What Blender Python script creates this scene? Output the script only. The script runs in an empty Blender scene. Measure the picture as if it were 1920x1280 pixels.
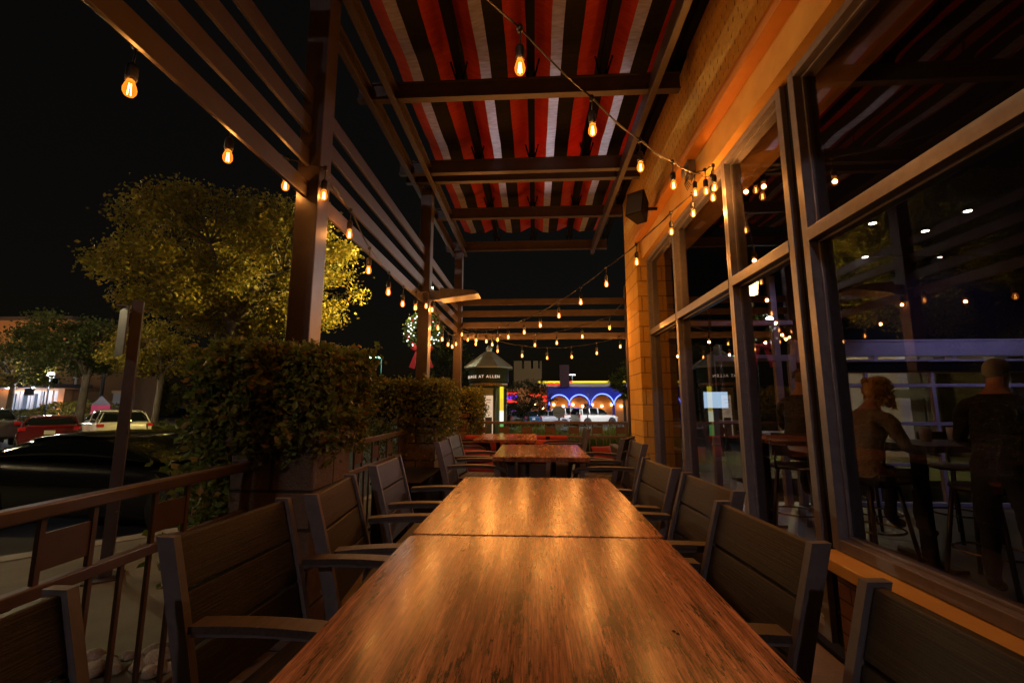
import bpy, math, random
from mathutils import Vector, Matrix
R = math.radians
random.seed(7)
sc = bpy.context.scene
C = sc.collection
# ---------------------------------------------------------------- camera
HC = 1.21
cd = bpy.data.cameras.new('camera'); cam = bpy.data.objects.new('camera', cd); C.objects.link(cam)
cd.sensor_width = 36; cd.lens = 815/1920*36; cd.clip_start = .02; cd.clip_end = 2000
cam.location = (0, 0, HC); cam.rotation_euler = (R(98.17), 0, R(3.0))
sc.camera = cam
_F, _P, _W = 815., R(8.17), R(3.0)
def ray(px, py):
    x = (px-960)/_F; y = -(py-640)/_F
    fy = math.cos(_P)-y*math.sin(_P); fz = math.sin(_P)+y*math.cos(_P)
    return Vector((x*math.cos(_W)-fy*math.sin(_W), x*math.sin(_W)+fy*math.cos(_W), fz))
def aY(px, py, y): r = ray(px, py); return Vector((r.x*y/r.y, y, HC+r.z*y/r.y))
def aX(px, py, x): r = ray(px, py); t = x/r.x; return Vector((x, r.y*t, HC+r.z*t))
def aZ(px, py, z): r = ray(px, py); t = (z-HC)/r.z; return Vector((r.x*t, r.y*t, z))
def gz(y): return -.33-.0155*max(0, y-4)          # the parking lot falls away from the patio

# ---------------------------------------------------------------- node materials
def mat(name, col=(.5,.5,.5), rough=.6, metal=0, spec=.5, emit=None, es=0):
    m = bpy.data.materials.new(name); m.use_nodes = True
    b = m.node_tree.nodes['Principled BSDF']
    b.inputs['Base Color'].default_value = (*col, 1); b.inputs['Roughness'].default_value = rough
    b.inputs['Metallic'].default_value = metal; b.inputs['Specular IOR Level'].default_value = spec
    if emit: b.inputs['Emission Color'].default_value = (*emit, 1); b.inputs['Emission Strength'].default_value = es
    return m
class NT:
    def __init__(s, m): s.t = m.node_tree; s.b = s.t.nodes.get('Principled BSDF')
    def n(s, typ, ins=None, **k):
        x = s.t.nodes.new(typ)
        for a, v in k.items(): setattr(x, a, v)
        for a, v in (ins or {}).items():
            if isinstance(v, bpy.types.NodeSocket): s.t.links.new(v, x.inputs[a])
            else: x.inputs[a].default_value = v
        return x
    def l(s, a, b): s.t.links.new(a, b)
    def coord(s, scale=(1,1,1), out='Object', rot=(0,0,0)):
        c = s.n('ShaderNodeTexCoord'); m = s.n('ShaderNodeMapping', {'Vector': c.outputs[out], 'Scale': scale, 'Rotation': rot}); return m.outputs[0]
    def noise(s, vec, scale=5, detail=4, rough=.6): return s.n('ShaderNodeTexNoise', {'Vector': vec, 'Scale': scale, 'Detail': detail, 'Roughness': rough}).outputs['Fac']
    def ramp(s, fac, stops):
        r = s.n('ShaderNodeValToRGB', {'Fac': fac}); e = r.color_ramp.elements
        while len(e) < len(stops): e.new(.5)
        for i, (p, c) in enumerate(stops):
            e[i].position = p; e[i].color = (*c, 1) if len(c) == 3 else c
        return r.outputs['Color']
    def mix(s, f, a, b, mode='MIX'):
        x = s.n('ShaderNodeMix', data_type='RGBA', blend_type=mode)
        for k, v in ((0, f), (6, a), (7, b)):
            if isinstance(v, bpy.types.NodeSocket): s.l(v, x.inputs[k])
            else: x.inputs[k].default_value = v if k == 0 else (*v, 1)
        return x.outputs[2]
    def bump(s, h, st=.3, dist=.01):
        b = s.n('ShaderNodeBump', {'Height': h, 'Strength': st, 'Distance': dist}); s.l(b.outputs[0], s.b.inputs['Normal'])
def mottled(name, c1, c2, scale=8, rough=.7, bump=.2, dist=.01, stretch=(1,1,1), spec=.5, metal=0, bscale=None):
    m = mat(name, c1, rough, metal, spec); t = NT(m); v = t.coord(stretch)
    f = t.noise(v, scale, 6); t.l(t.ramp(f, [(.35, c1), (.65, c2)]), t.b.inputs['Base Color'])
    if bump: t.bump(t.noise(v, bscale or scale*4, 6), bump, dist)
    return m
def emis(name, col, s):
    m = mat(name, (0,0,0), 1, emit=col, es=s); m.cycles.emission_sampling = 'NONE' if s > 0 else 'AUTO'; return m

M = {}
# distressed table laminate, grain along Y
m = M['table'] = mat('table_wood', (.3,.14,.06), .25, spec=.30); t = NT(m)
g1 = t.noise(t.coord((26, 1.3, 26)), 1.6, 9, .78); g2 = t.noise(t.coord((210, 7, 210)), 1.4, 5, .75)
blot = t.noise(t.coord((5, 1.3, 5)), 1.5, 5, .6); fl = t.noise(t.coord((110, 12, 110)), 1.0, 6, .75)
sx = t.n('ShaderNodeSeparateXYZ', {'Vector': t.coord((1,1,1))})
pl = t.n('ShaderNodeMath', {0: sx.outputs[0], 1: .149}, operation='DIVIDE'); fl2 = t.n('ShaderNodeMath', {0: pl.outputs[0]}, operation='FLOOR')
wn = t.n('ShaderNodeTexWhiteNoise', {'W': fl2.outputs[0]}, noise_dimensions='1D')
base = t.ramp(g1, [(.34, (.060,.021,.012)), (.5, (.34,.135,.068)), (.66, (.64,.30,.17))])
base = t.mix(.75, base, t.ramp(g2, [(.40, (.26,.22,.20)), (.54, (1.1,1.08,1.05))]), 'MULTIPLY')
thr = t.n('ShaderNodeMath', {0: blot, 1: .62}, operation='MULTIPLY'); ad = t.n('ShaderNodeMath', {0: fl, 1: thr.outputs[0]}, operation='ADD')
spk = t.ramp(ad.outputs[0], [(.865, (0,0,0)), (.90, (1,1,1))])
base = t.mix(t.n('ShaderNodeRGBToBW', {0: spk}).outputs[0], base, (.030,.016,.011))
pv = t.ramp(wn.outputs[0], [(0, (.72,.72,.72)), (1, (1.15,1.1,1.05))])
base = t.mix(1.0, base, pv, 'MULTIPLY')
t.l(base, t.b.inputs['Base Color'])
mr = t.n('ShaderNodeMapRange', {'Value': t.noise(t.coord((9, 1.2, 9)), 2, 3), 'From Min': .3, 'From Max': .7, 'To Min': .21, 'To Max': .29})
t.l(mr.outputs[0], t.b.inputs['Roughness'])

# chair slat wood: grain along the plank (local X)
m = M['slat'] = mat('slat_wood', (.05,.04,.035), .5, 0, .3); t = NT(m)
f = t.noise(t.coord((2.5, 120, 190)), 1.5, 6, .8)
t.l(t.ramp(f, [(.47, (.0015,.0012,.0012)), (.68, (.032,.022,.020))]), t.b.inputs['Base Color']); t.bump(f, .6, .004)
M['armw'] = mottled('arm_wood', (.018,.012,.009), (.055,.034,.023), 3, .5, .3, .003, (3, 40, 40))
M['alu'] = mottled('chair_metal', (.078,.064,.063), (.105,.088,.087), 30, .45, .05, .002)
M['steel'] = mottled('brown_steel', (.036,.025,.021), (.050,.035,.030), 9, .42, .08, .003)
M['fence'] = mottled('fence_metal', (.085,.058,.052), (.11,.075,.066), 14, .4, .08, .003)
M['frame'] = mottled('anodised_frame', (.115,.11,.125), (.15,.143,.16), 22, .38, .05, .002, metal=.15)
M['dark'] = mat('dark_plastic', (.007,.006,.008), .65, 0, .1)
M['rubber'] = mat('tyre_rubber', (.012,.012,.012), .8)
M['black'] = mat('black_metal', (.008,.008,.009), .4, .0, .3)
M['railm'] = mat('rail_matt', (.006,.005,.005), .9, 0, .05)
M['cable'] = mat('cable_rubber', (.012,.010,.008), .5)
M['concrete'] = mottled('patio_concrete', (.11,.085,.06), (.17,.13,.095), 3, .75, .25, .01, bscale=60)
m = M['walk'] = mottled('pavement_concrete', (.10,.085,.05), (.15,.13,.075), 2.2, .85, .3, .008, bscale=70)
M['kerb'] = mottled('kerb_concrete', (.20,.18,.13), (.26,.23,.17), 3, .8, .2, .006, bscale=60)
M['asphalt'] = mottled('asphalt', (.035,.033,.03), (.06,.056,.05), 1.2, .75, .4, .01, bscale=90)
M['lot'] = mottled('lot_concrete', (.10,.085,.07), (.15,.13,.10), .7, .8, .3, .01, bscale=40)
# split face block: buff, coursed
m = M['block'] = mat('split_face_block', (.4,.3,.16), .85, 0, .2); t = NT(m)
cv = t.n('ShaderNodeTexCoord'); sp = t.n('ShaderNodeSeparateXYZ', {0: cv.outputs['Object']})
su = t.n('ShaderNodeMath', {0: sp.outputs[0], 1: sp.outputs[1]}, operation='ADD'); cb = t.n('ShaderNodeCombineXYZ', {0: su.outputs[0], 1: sp.outputs[2]})
bk = t.n('ShaderNodeTexBrick', {'Vector': cb.outputs[0], 'Color1': (.66,.41,.09,1), 'Color2': (.56,.35,.08,1), 'Mortar': (.30,.18,.05,1), 'Scale': 1, 'Mortar Size': .007, 'Mortar Smooth': .4, 'Brick Width': .40, 'Row Height': .2})
nz = t.noise(t.coord((1,1,1)), 26, 8, .75)
t.l(t.mix(.22, bk.outputs['Color'], t.ramp(nz, [(.3, (.4,.4,.4)), (.7, (1,1,1))]), 'MULTIPLY'), t.b.inputs['Base Color'])
hh = t.n('ShaderNodeMath', {0: nz, 1: bk.outputs['Fac']}, operation='SUBTRACT'); t.bump(hh.outputs[0], 1.0, .035)
# upper wall: scored stucco with rows of short vertical dents
m = M['dent'] = mat('dented_block', (.4,.3,.16), .85); t = NT(m)
cv = t.n('ShaderNodeTexCoord'); sp = t.n('ShaderNodeSeparateXYZ', {0: cv.outputs['Object']})
cb = t.n('ShaderNodeCombineXYZ', {0: sp.outputs[1], 1: sp.outputs[2]})
bk = t.n('ShaderNodeTexBrick', {'Vector': cb.outputs[0], 'Color1': (1,1,1,1), 'Color2': (1,1,1,1), 'Mortar': (0,0,0,1), 'Scale': 1, 'Mortar Size': .006, 'Mortar Smooth': .5, 'Brick Width': .075, 'Row Height': .085})
sep = t.noise(t.coord((1, 18, 9)), 1.3, 3)
wv = t.n('ShaderNodeMath', {0: sp.outputs[2], 1: 1/.085}, operation='MULTIPLY'); fr = t.n('ShaderNodeMath', {0: wv.outputs[0]}, operation='FRACT')
g = t.n('ShaderNodeMath', {0: fr.outputs[0], 1: .55}, operation='LESS_THAN'); g2_ = t.n('ShaderNodeMath', {0: fr.outputs[0], 1: .12}, operation='GREATER_THAN')
gg = t.n('ShaderNodeMath', {0: g.outputs[0], 1: g2_.outputs[0]}, operation='MULTIPLY')
dd = t.n('ShaderNodeMath', {0: bk.outputs['Fac'], 1: gg.outputs[0]}, operation='MULTIPLY')
d3 = t.n('ShaderNodeMath', {0: dd.outputs[0], 1: t.n('ShaderNodeMath', {0: sep, 1: .45}, operation='GREATER_THAN').outputs[0]}, operation='MULTIPLY')
nz = t.noise(t.coord((1,1,1)), 30, 8, .7)
t.l(t.mix(d3.outputs[0], t.ramp(nz, [(.3, (.44,.26,.055)), (.7, (.66,.40,.09))]), (.09,.06,.03)), t.b.inputs['Base Color'])
hh = t.n('ShaderNodeMath', {0: nz, 1: d3.outputs[0]}, operation='SUBTRACT'); t.bump(hh.outputs[0], .8, .02)
M['stucco'] = mottled('buff_stucco', (.42,.23,.045), (.50,.29,.06), 5, .8, .35, .004, bscale=160)
M['trim'] = mottled('orange_trim', (.42,.17,.03), (.47,.20,.035), 6, .5, .05, .002)
# pier stone
m = M['pier'] = mat('pier_stone', (.2,.14,.1), .85); t = NT(m)
cv = t.n('ShaderNodeTexCoord'); sp = t.n('ShaderNodeSeparateXYZ', {0: cv.outputs['Object']})
su = t.n('ShaderNodeMath', {0: sp.outputs[0], 1: sp.outputs[1]}, operation='ADD'); cb = t.n('ShaderNodeCombineXYZ', {0: su.outputs[0], 1: sp.outputs[2]})
bk = t.n('ShaderNodeTexBrick', {'Vector': cb.outputs[0], 'Color1': (.24,.16,.105,1), 'Color2': (.19,.125,.085,1), 'Mortar': (.05,.035,.025,1), 'Scale': 1, 'Mortar Size': .010, 'Mortar Smooth': .5, 'Brick Width': .45, 'Row Height': .19})
nz = t.noise(t.coord((1,1,1)), 22, 9, .8)
t.l(t.mix(.6, bk.outputs['Color'], t.ramp(nz, [(.3, (.3,.3,.3)), (.7, (1,1,1))]), 'MULTIPLY'), t.b.inputs['Base Color'])
hh = t.n('ShaderNodeMath', {0: nz, 1: bk.outputs['Fac']}, operation='SUBTRACT'); t.bump(hh.outputs[0], 1.0, .04)
# red brick under the sill
m = M['brick'] = mat('red_brick', (.2,.08,.04), .85); t = NT(m)
cv = t.n('ShaderNodeTexCoord'); sp = t.n('ShaderNodeSeparateXYZ', {0: cv.outputs['Object']})
su = t.n('ShaderNodeMath', {0: sp.outputs[0], 1: sp.outputs[1]}, operation='ADD'); cb = t.n('ShaderNodeCombineXYZ', {0: su.outputs[0], 1: sp.outputs[2]})
bk = t.n('ShaderNodeTexBrick', {'Vector': cb.outputs[0], 'Color1': (.16,.062,.03,1), 'Color2': (.12,.045,.025,1), 'Mortar': (.035,.02,.014,1), 'Scale': 1, 'Mortar Size': .005, 'Brick Width': .17, 'Row Height': .075})
t.l(bk.outputs['Color'], t.b.inputs['Base Color']); iv = t.n('ShaderNodeMath', {0: 1, 1: bk.outputs['Fac']}, operation='SUBTRACT'); t.bump(iv.outputs[0], .7, .01)
# fabric of the canopy
def fabric(name, c1, c2, tr=.35):
    m = mat(name, c1, .85, spec=.15); t = NT(m)
    f = t.noise(t.coord((3, 14, 3), rot=(0,0,.6)), 3, 6); col = t.ramp(f, [(.35, c1), (.65, c2)])
    t.l(col, t.b.inputs['Base Color'])
    tl = t.n('ShaderNodeBsdfTranslucent', {'Color': col}); mx = t.n('ShaderNodeMixShader', {0: tr, 1: t.b.outputs[0], 2: tl.outputs[0]})
    t.l(mx.outputs[0], t.t.nodes['Material Output'].inputs[0]); t.bump(f, .3, .01)
    return m
M['fab_red'] = fabric('red_canvas', (.33,.032,.014), (.43,.050,.020), .35)
M['fab_white'] = fabric('pale_canvas', (.42,.38,.36), (.60,.58,.60), .7)
M['fab_black'] = fabric('black_canvas', (.007,.006,.005), (.010,.008,.007), .05)
M['cushion'] = mottled('red_cushion', (.15,.010,.005), (.21,.016,.008), 9, .9, .3, .004, bscale=200)
M['wicker'] = mottled('dark_wicker', (.012,.010,.010), (.035,.028,.026), 40, .6, .6, .006)
# glass: clear with a mirror share growing at grazing angles
def glass(name, tint=(.55,.54,.58), base=.07, pw=4.0, mx_=.95):
    m = bpy.data.materials.new(name); m.use_nodes = True; nt = m.node_tree; nt.nodes.remove(nt.nodes['Principled BSDF']); t = NT(m)
    lw = t.n('ShaderNodeLayerWeight', {'Blend': .5}); p = t.n('ShaderNodeMath', {0: lw.outputs['Facing'], 1: pw}, operation='POWER')
    a = t.n('ShaderNodeMath', {0: p.outputs[0], 1: mx_, 2: base}, operation='MULTIPLY_ADD', use_clamp=True)
    tr = t.n('ShaderNodeBsdfTransparent', {'Color': (*tint, 1)}); gl = t.n('ShaderNodeBsdfGlossy', {'Color': (.95,.92,.98,1), 'Roughness': 0.0})
    x = t.n('ShaderNodeMixShader', {0: a.outputs[0], 1: tr.outputs[0], 2: gl.outputs[0]}); t.l(x.outputs[0], nt.nodes['Material Output'].inputs[0])
    return m
M['glass'] = glass('window_glass')
m = M['bulb'] = bpy.data.materials.new('bulb_glass'); m.use_nodes = True; nt = m.node_tree; nt.nodes.remove(nt.nodes['Principled BSDF']); t = NT(m)
lw = t.n('ShaderNodeLayerWeight', {'Blend': .35}); em = t.n('ShaderNodeEmission', {'Color': (1,.20,.012,1), 'Strength': .5}); tr = t.n('ShaderNodeBsdfTransparent', {'Color': (1,.8,.5,1)})
mp = t.n('ShaderNodeMapRange', {'Value': lw.outputs['Facing'], 'To Min': .35, 'To Max': .9})
x = t.n('ShaderNodeMixShader', {0: mp.outputs[0], 1: tr.outputs[0], 2: em.outputs[0]}); t.l(x.outputs[0], nt.nodes['Material Output'].inputs[0]); m.cycles.emission_sampling = 'NONE'
M['filament'] = emis('filament', (1,.60,.20), 6)
def emist(name, col, s):
    m = bpy.data.materials.new(name); m.use_nodes = True; nt = m.node_tree; nt.nodes.remove(nt.nodes['Principled BSDF']); t = NT(m)
    em = t.n('ShaderNodeEmission', {'Color': (*col,1), 'Strength': s}); tr = t.n('ShaderNodeBsdfTransparent'); x = t.n('ShaderNodeMixShader', {0: .5, 1: tr.outputs[0], 2: em.outputs[0]}); t.l(x.outputs[0], nt.nodes['Material Output'].inputs[0]); m.cycles.emission_sampling = 'NONE'; return m
def leafmat(name, cols, tr=.3):
    m = mat(name, cols[0], .55, spec=.35); t = NT(m); g = t.n('ShaderNodeNewGeometry')
    col = t.ramp(g.outputs['Random Per Island'], [(i/(len(cols)-1), c) for i, c in enumerate(cols)])
    t.l(col, t.b.inputs['Base Color']); tl = t.n('ShaderNodeBsdfTranslucent', {'Color': col}); mx = t.n('ShaderNodeMixShader', {0: tr, 1: t.b.outputs[0], 2: tl.outputs[0]})
    t.l(mx.outputs[0], t.t.nodes['Material Output'].inputs[0]); return m
M['oak'] = leafmat('yellowing_leaves', [(.16,.12,.014), (.24,.18,.02), (.08,.09,.012), (.28,.18,.02), (.06,.07,.01)])
M['darkleaf'] = leafmat('dark_leaves', [(.03,.05,.014), (.06,.08,.018), (.035,.04,.012), (.09,.08,.02)])
M['hedge'] = leafmat('hedge_leaves', [(.07,.11,.014), (.11,.15,.02), (.15,.15,.022), (.07,.10,.014), (.10,.14,.018), (.22,.12,.025), (.06,.10,.016), (.12,.15,.02)])
M['hedge2'] = leafmat('green_hedge_leaves', [(.06,.09,.014), (.10,.12,.018), (.14,.12,.022), (.05,.08,.014)])
M['grass'] = leafmat('ornamental_grass', [(.12,.20,.02), (.20,.26,.035), (.30,.27,.09), (.10,.18,.02)])
M['lawn'] = mottled('lawn_green', (.05,.05,.012), (.14,.10,.03), 1.5, .9, .5, .03, bscale=40)
M['bark'] = mottled('bark', (.045,.035,.028), (.10,.08,.065), 6, .9, .8, .02, (1,1,.3))
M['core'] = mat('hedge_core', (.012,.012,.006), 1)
def paint(name, c, rough=.25, metal=.0):
    m = mat(name, c, rough, metal); m.node_tree.nodes['Principled BSDF'].inputs['Coat Weight'].default_value = 1; m.node_tree.nodes['Principled BSDF'].inputs['Coat Roughness'].default_value = .04; return m
M['p_black'] = paint('black_paint', (.006,.006,.007)); M['p_red'] = paint('red_paint', (.09,.003,.004)); M['p_white'] = paint('white_paint', (.62,.60,.55))
M['p_grey'] = paint('grey_paint', (.06,.06,.065)); M['p_blue'] = paint('blue_paint', (.02,.06,.12)); M['p_silver'] = paint('silver_paint', (.35,.36,.38))
M['carglass'] = mat('car_glass', (.006,.008,.007), .04, spec=.9)
M['rim'] = mat('alloy_rim', (.30,.28,.27), .3, .8)
M['taillight'] = mat('tail_lamp', (.35,.01,.01), .15, emit=(1,.03,.02), es=.012)
M['headlight'] = mat('head_lamp', (.5,.5,.52), .1)
M['plate'] = mat('number_plate', (.55,.55,.55), .5)
M['chrome'] = mat('chrome', (.5,.5,.5), .15, 1)

# ---------------------------------------------------------------- mesh builder
class MB:
    def __init__(s): s.v = []; s.f = []; s.m = []; s.sm = []
    def add(s, vs, fs, mi=0, smooth=False):
        o = len(s.v); s.v += [tuple(v) for v in vs]
        for f in fs: s.f.append([i+o for i in f]); s.m.append(mi); s.sm.append(smooth)
        return s
    def box(s, a, b, mi=0, X=None):
        (x0,y0,z0),(x1,y1,z1) = a, b
        if x0 > x1: x0, x1 = x1, x0
        if y0 > y1: y0, y1 = y1, y0
        if z0 > z1: z0, z1 = z1, z0
        vs = [Vector(p) for p in ((x0,y0,z0),(x1,y0,z0),(x1,y1,z0),(x0,y1,z0),(x0,y0,z1),(x1,y0,z1),(x1,y1,z1),(x0,y1,z1))]
        if X is not None: vs = [X @ v for v in vs]
        return s.add(vs, [(0,3,2,1),(4,5,6,7),(0,1,5,4),(1,2,6,5),(2,3,7,6),(3,0,4,7)], mi)
    def bar(s, p, q, w, h, mi=0, up=(0,0,1)):
        p, q = Vector(p), Vector(q); d = (q-p); L = d.length; d.normalize(); u = Vector(up)
        if abs(d.dot(u)) > .99: u = Vector((0,1,0))
        x = d.cross(u).normalized(); u = x.cross(d).normalized()
        X = Matrix(((x.x,d.x,u.x,p.x),(x.y,d.y,u.y,p.y),(x.z,d.z,u.z,p.z),(0,0,0,1)))
        return s.box((-w/2,0,-h/2),(w/2,L,h/2), mi, X)
    def tube(s, pts, r, n=8, mi=0, caps=True, smooth=True):
        pts = [Vector(p) for p in pts]; rs = r if isinstance(r, (list, tuple)) else [r]*len(pts)
        vs = []; fs = []; prev = None
        for i, p in enumerate(pts):
            d = (pts[min(i+1, len(pts)-1)]-pts[max(i-1, 0)])
            if d.length < 1e-9: d = Vector((0,0,1))
            d.normalize()
            if prev is None: a = d.orthogonal().normalized()
            else:
                a = prev - d*prev.dot(d)
                a = a.normalized() if a.length > 1e-6 else d.orthogonal().normalized()
            prev = a; b = d.cross(a)
            for k in range(n):
                t_ = 2*math.pi*k/n; vs.append(p+(a*math.cos(t_)+b*math.sin(t_))*rs[i])
        for i in range(len(pts)-1):
            for k in range(n): fs.append((i*n+k, i*n+(k+1)%n, (i+1)*n+(k+1)%n, (i+1)*n+k))
        if caps: fs.append(tuple(range(n-1,-1,-1))); fs.append(tuple(range((len(pts)-1)*n, len(pts)*n)))
        return s.add(vs, fs, mi, smooth)
    def lathe(s, prof, c=(0,0,0), n=16, mi=0, smooth=True, axis='z', a0=0):
        vs = []; fs = []; c = Vector(c)
        for r, z in prof:
            for k in range(n):
                t_ = 2*math.pi*k/n+a0; x, y = r*math.cos(t_), r*math.sin(t_)
                v = Vector((x,y,z)) if axis == 'z' else (Vector((x,z,y)) if axis == 'y' else Vector((z,x,y)))
                vs.append(v+c)
        for i in range(len(prof)-1):
            for k in range(n): fs.append((i*n+k, i*n+(k+1)%n, (i+1)*n+(k+1)%n, (i+1)*n+k))
        fs.append(tuple(range(n-1,-1,-1))); fs.append(tuple(range((len(prof)-1)*n, len(prof)*n)))
        return s.add(vs, fs, mi, smooth)
    def prism(s, poly, fn, d0, d1, mi=0):
        n = len(poly); vs = [fn(a, b, d0) for a, b in poly]+[fn(a, b, d1) for a, b in poly]
        fs = [tuple(range(n-1,-1,-1)), tuple(range(n, 2*n))]+[(i, (i+1)%n, n+(i+1)%n, n+i) for i in range(n)]
        return s.add(vs, fs, mi)
    def sphere(s, c, r, n=10, m_=8, mi=0, sc_=(1,1,1)):
        prof = [(max(1e-4, math.sin(math.pi*i/m_))*r, -math.cos(math.pi*i/m_)*r) for i in range(m_+1)]
        o = len(s.v); s.lathe(prof, (0,0,0), n, mi)
        for i in range(o, len(s.v)): v = s.v[i]; s.v[i] = (v[0]*sc_[0]+c[0], v[1]*sc_[1]+c[1], v[2]*sc_[2]+c[2])
        return s
    def build(s, name, mats, parent=None, bevel=0, loc=None):
        me = bpy.data.meshes.new(name); me.from_pydata(s.v, [], s.f)
        if not isinstance(mats, (list, tuple)): mats = [mats]
        for m in mats: me.materials.append(M[m] if isinstance(m, str) else m)
        me.polygons.foreach_set('material_index', s.m); me.polygons.foreach_set('use_smooth', s.sm)
        me.update(); o = bpy.data.objects.new(name, me); C.objects.link(o)
        if loc: o.location = loc
        if parent is not None: o.parent = parent
        if bevel:
            b = o.modifiers.new('bevel', 'BEVEL'); b.width = bevel; b.segments = 2; b.limit_method = 'ANGLE'; b.harden_normals = False
        return o
def tag(o, label=None, cat=None, group=None, kind=None):
    if label: o['label'] = label
    if cat: o['category'] = cat
    if group: o['group'] = group
    if kind: o['kind'] = kind
    return o
def empty(name, loc=(0,0,0), rz=0, label=None, cat=None, group=None):
    o = bpy.data.objects.new(name, None); C.objects.link(o); o.location = loc; o.rotation_euler = (0,0,rz); o.empty_display_size = .1
    return tag(o, label, cat, group)
KIDS = {}
def copy_tree(o, parent=None):
    c = o.copy(); C.objects.link(c); c.parent = parent
    for ch in o.children: copy_tree(ch, c)
    return c
def place(o, loc, rz=0, label=None, s=None):
    o.location = loc; o.rotation_euler = (0,0,rz)
    if label: o['label'] = label
    if s: o.scale = (s,)*3 if not isinstance(s, tuple) else s
    return o
def leaves(name, pts, size, m, parent=None, up=.3, loc=None, flat=None):
    """leaf-sized folded faces at the given points"""
    rnd = random.random; vs = []; fs = []
    for p in pts:
        a = Vector((rnd()-.5, rnd()-.5, rnd()-.5))
        if flat is not None: a = a*.8+flat
        if a.length < .05: a = Vector((0,0,1))
        a.normalize(); b = a.orthogonal().normalized(); ang = rnd()*6.28
        b = b*math.cos(ang)+a.cross(b)*math.sin(ang); c = a.cross(b); L = size*(.6+.8*rnd()); w = L*.34; o = len(vs)
        p = Vector(p); vs += [p-b*L*.5, p+c*w+a*w*.3, p+b*L*.5, p-c*w+a*w*.3]
        fs += [(o, o+1, o+2), (o, o+2, o+3)]
    me = bpy.data.meshes.new(name); me.from_pydata([tuple(v) for v in vs], [], fs); me.materials.append(M[m]); me.update()
    ob = bpy.data.objects.new(name, me); C.objects.link(ob)
    if parent is not None: ob.parent = parent
    if loc: ob.location = loc
    return ob
def plight(loc, w, col, r=.03, name='lamp_light', parent=None, spot=None, target=None, blend=.5):
    l = bpy.data.lights.new(name, 'SPOT' if spot else 'POINT'); l.energy = w; l.color = col; l.shadow_soft_size = r
    o = bpy.data.objects.new(name, l); C.objects.link(o); o.location = loc
    if spot:
        l.spot_size = R(spot); l.spot_blend = blend
        o.rotation_euler = (Vector(target)-Vector(loc)).to_track_quat('-Z', 'Y').to_euler()
    if parent is not None: o.parent = parent
    return o
# ---------------------------------------------------------------- sky, world
w = bpy.data.worlds.new('World'); sc.world = w; w.use_nodes = True; nt = w.node_tree
sky = nt.nodes.new('ShaderNodeTexSky'); sky.sky_type = 'NISHITA'; sky.sun_disc = False; sky.sun_elevation = R(1); sky.sun_rotation = R(200)
bg = nt.nodes['Background']; tint = nt.nodes.new('ShaderNodeMix'); tint.data_type = 'RGBA'; tint.blend_type = 'MIX'
tint.inputs[0].default_value = .93; tint.inputs[7].default_value = (.10,.078,.062,1)
nt.links.new(sky.outputs[0], tint.inputs[6]); nt.links.new(tint.outputs[2], bg.inputs[0]); bg.inputs[1].default_value = .005

# ---------------------------------------------------------------- ground
def strip(name, poly, z0, z1, m, kind='structure'):
    b = MB().prism(poly, lambda a, c, d: (a, c, d), z0, z1); return tag(b.build(name, m), kind=kind)
b = MB(); ys = [-60,-20,-5,4,6,9,14,20,30,45,60,90,140,240]; xs = [-260,-120,-60,-30,-12,-5,0,5,12,30,60,120,260]
for y in ys:
    for x in xs: b.v.append((x, y, max(gz(y), -1.7)))
n = len(xs)
for i in range(len(ys)-1):
    for j in range(n-1): b.f.append((i*n+j, i*n+j+1, (i+1)*n+j+1, (i+1)*n+j)); b.m.append(0); b.sm.append(False)
tag(b.build('ground', 'asphalt'), kind='structure')
# the patio slab with sawn joints
b = MB(); 
xj = [-1.62,-.78,.06,.9,1.44]
yj = [-2.5,-1.5,-.5,.5,1.5,2.5,3.5,4.5,5.5,6.5,7.75]
for i in range(4):
    for j in range(10): b.box((xj[i]+.003, yj[j]+.003, -.02), (xj[i+1]-.003, yj[j+1]-.003, 0))
b.box((-1.62,-2.5,-.4),(1.44,7.75,-.012)); b.box((1.44,6.3,-.4),(3.2,7.75,-.001))
tag(b.build('patio_floor', 'concrete'), kind='structure')
# pavement outside the fence: cut on the slant where the car bay begins
def kx(y): return -4.26+(y-3.45)*.85
strip('pavement', [(-1.62,-2.5),(-1.62,8.9),(-1.9,8.9),(-2.1,5.8),(kx(4.9)+.16,4.9),(kx(3.45)+.16,3.45),(-6.2,1.2),(-9,-2.5)], -.4, -.012, 'walk')
strip('kerb', [(-1.9,8.9),(-2.1,5.8),(kx(4.9)+.16,4.9),(kx(3.45)+.16,3.45),(-6.2,1.2),(-9,-2.5),(-9.2,-2.5),(-6.35,1.3),(kx(3.45),3.55),(kx(4.9),5.0),(-2.25,5.9),(-2.05,8.95)], -.42, -.004, 'kerb')
strip('path', [(-1.6,7.752),(6,7.752),(6,9.6),(-1.9,9.6)], -.42, -.02, 'walk')
# planted strip beyond the path
strip('planting_bed', [(-1.95,11.2),(9,10.6),(9,14.5),(-1.95,15)], -.6, gz(12)+.16, 'lawn')
strip('traffic_island', [(-17,13.5),(-7.6,11.6),(-6.4,13.5),(-16,18)], -.8, gz(14)+.13, 'lawn')
strip('island_kerb', [(-17.3,13.3),(-7.5,11.35),(-6.1,13.5),(-15.9,18.3)], -.9, gz(14)+.11, 'kerb')
strip('far_island', [(-22,21),(-12.5,20),(-10.5,24),(-20,26)], -1, gz(22)+.15, 'lawn')
strip('road', [(-60,27),(-12,25),(-6,60),(-60,60)], gz(60)-.2, gz(26)+.02, 'lot')

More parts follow.
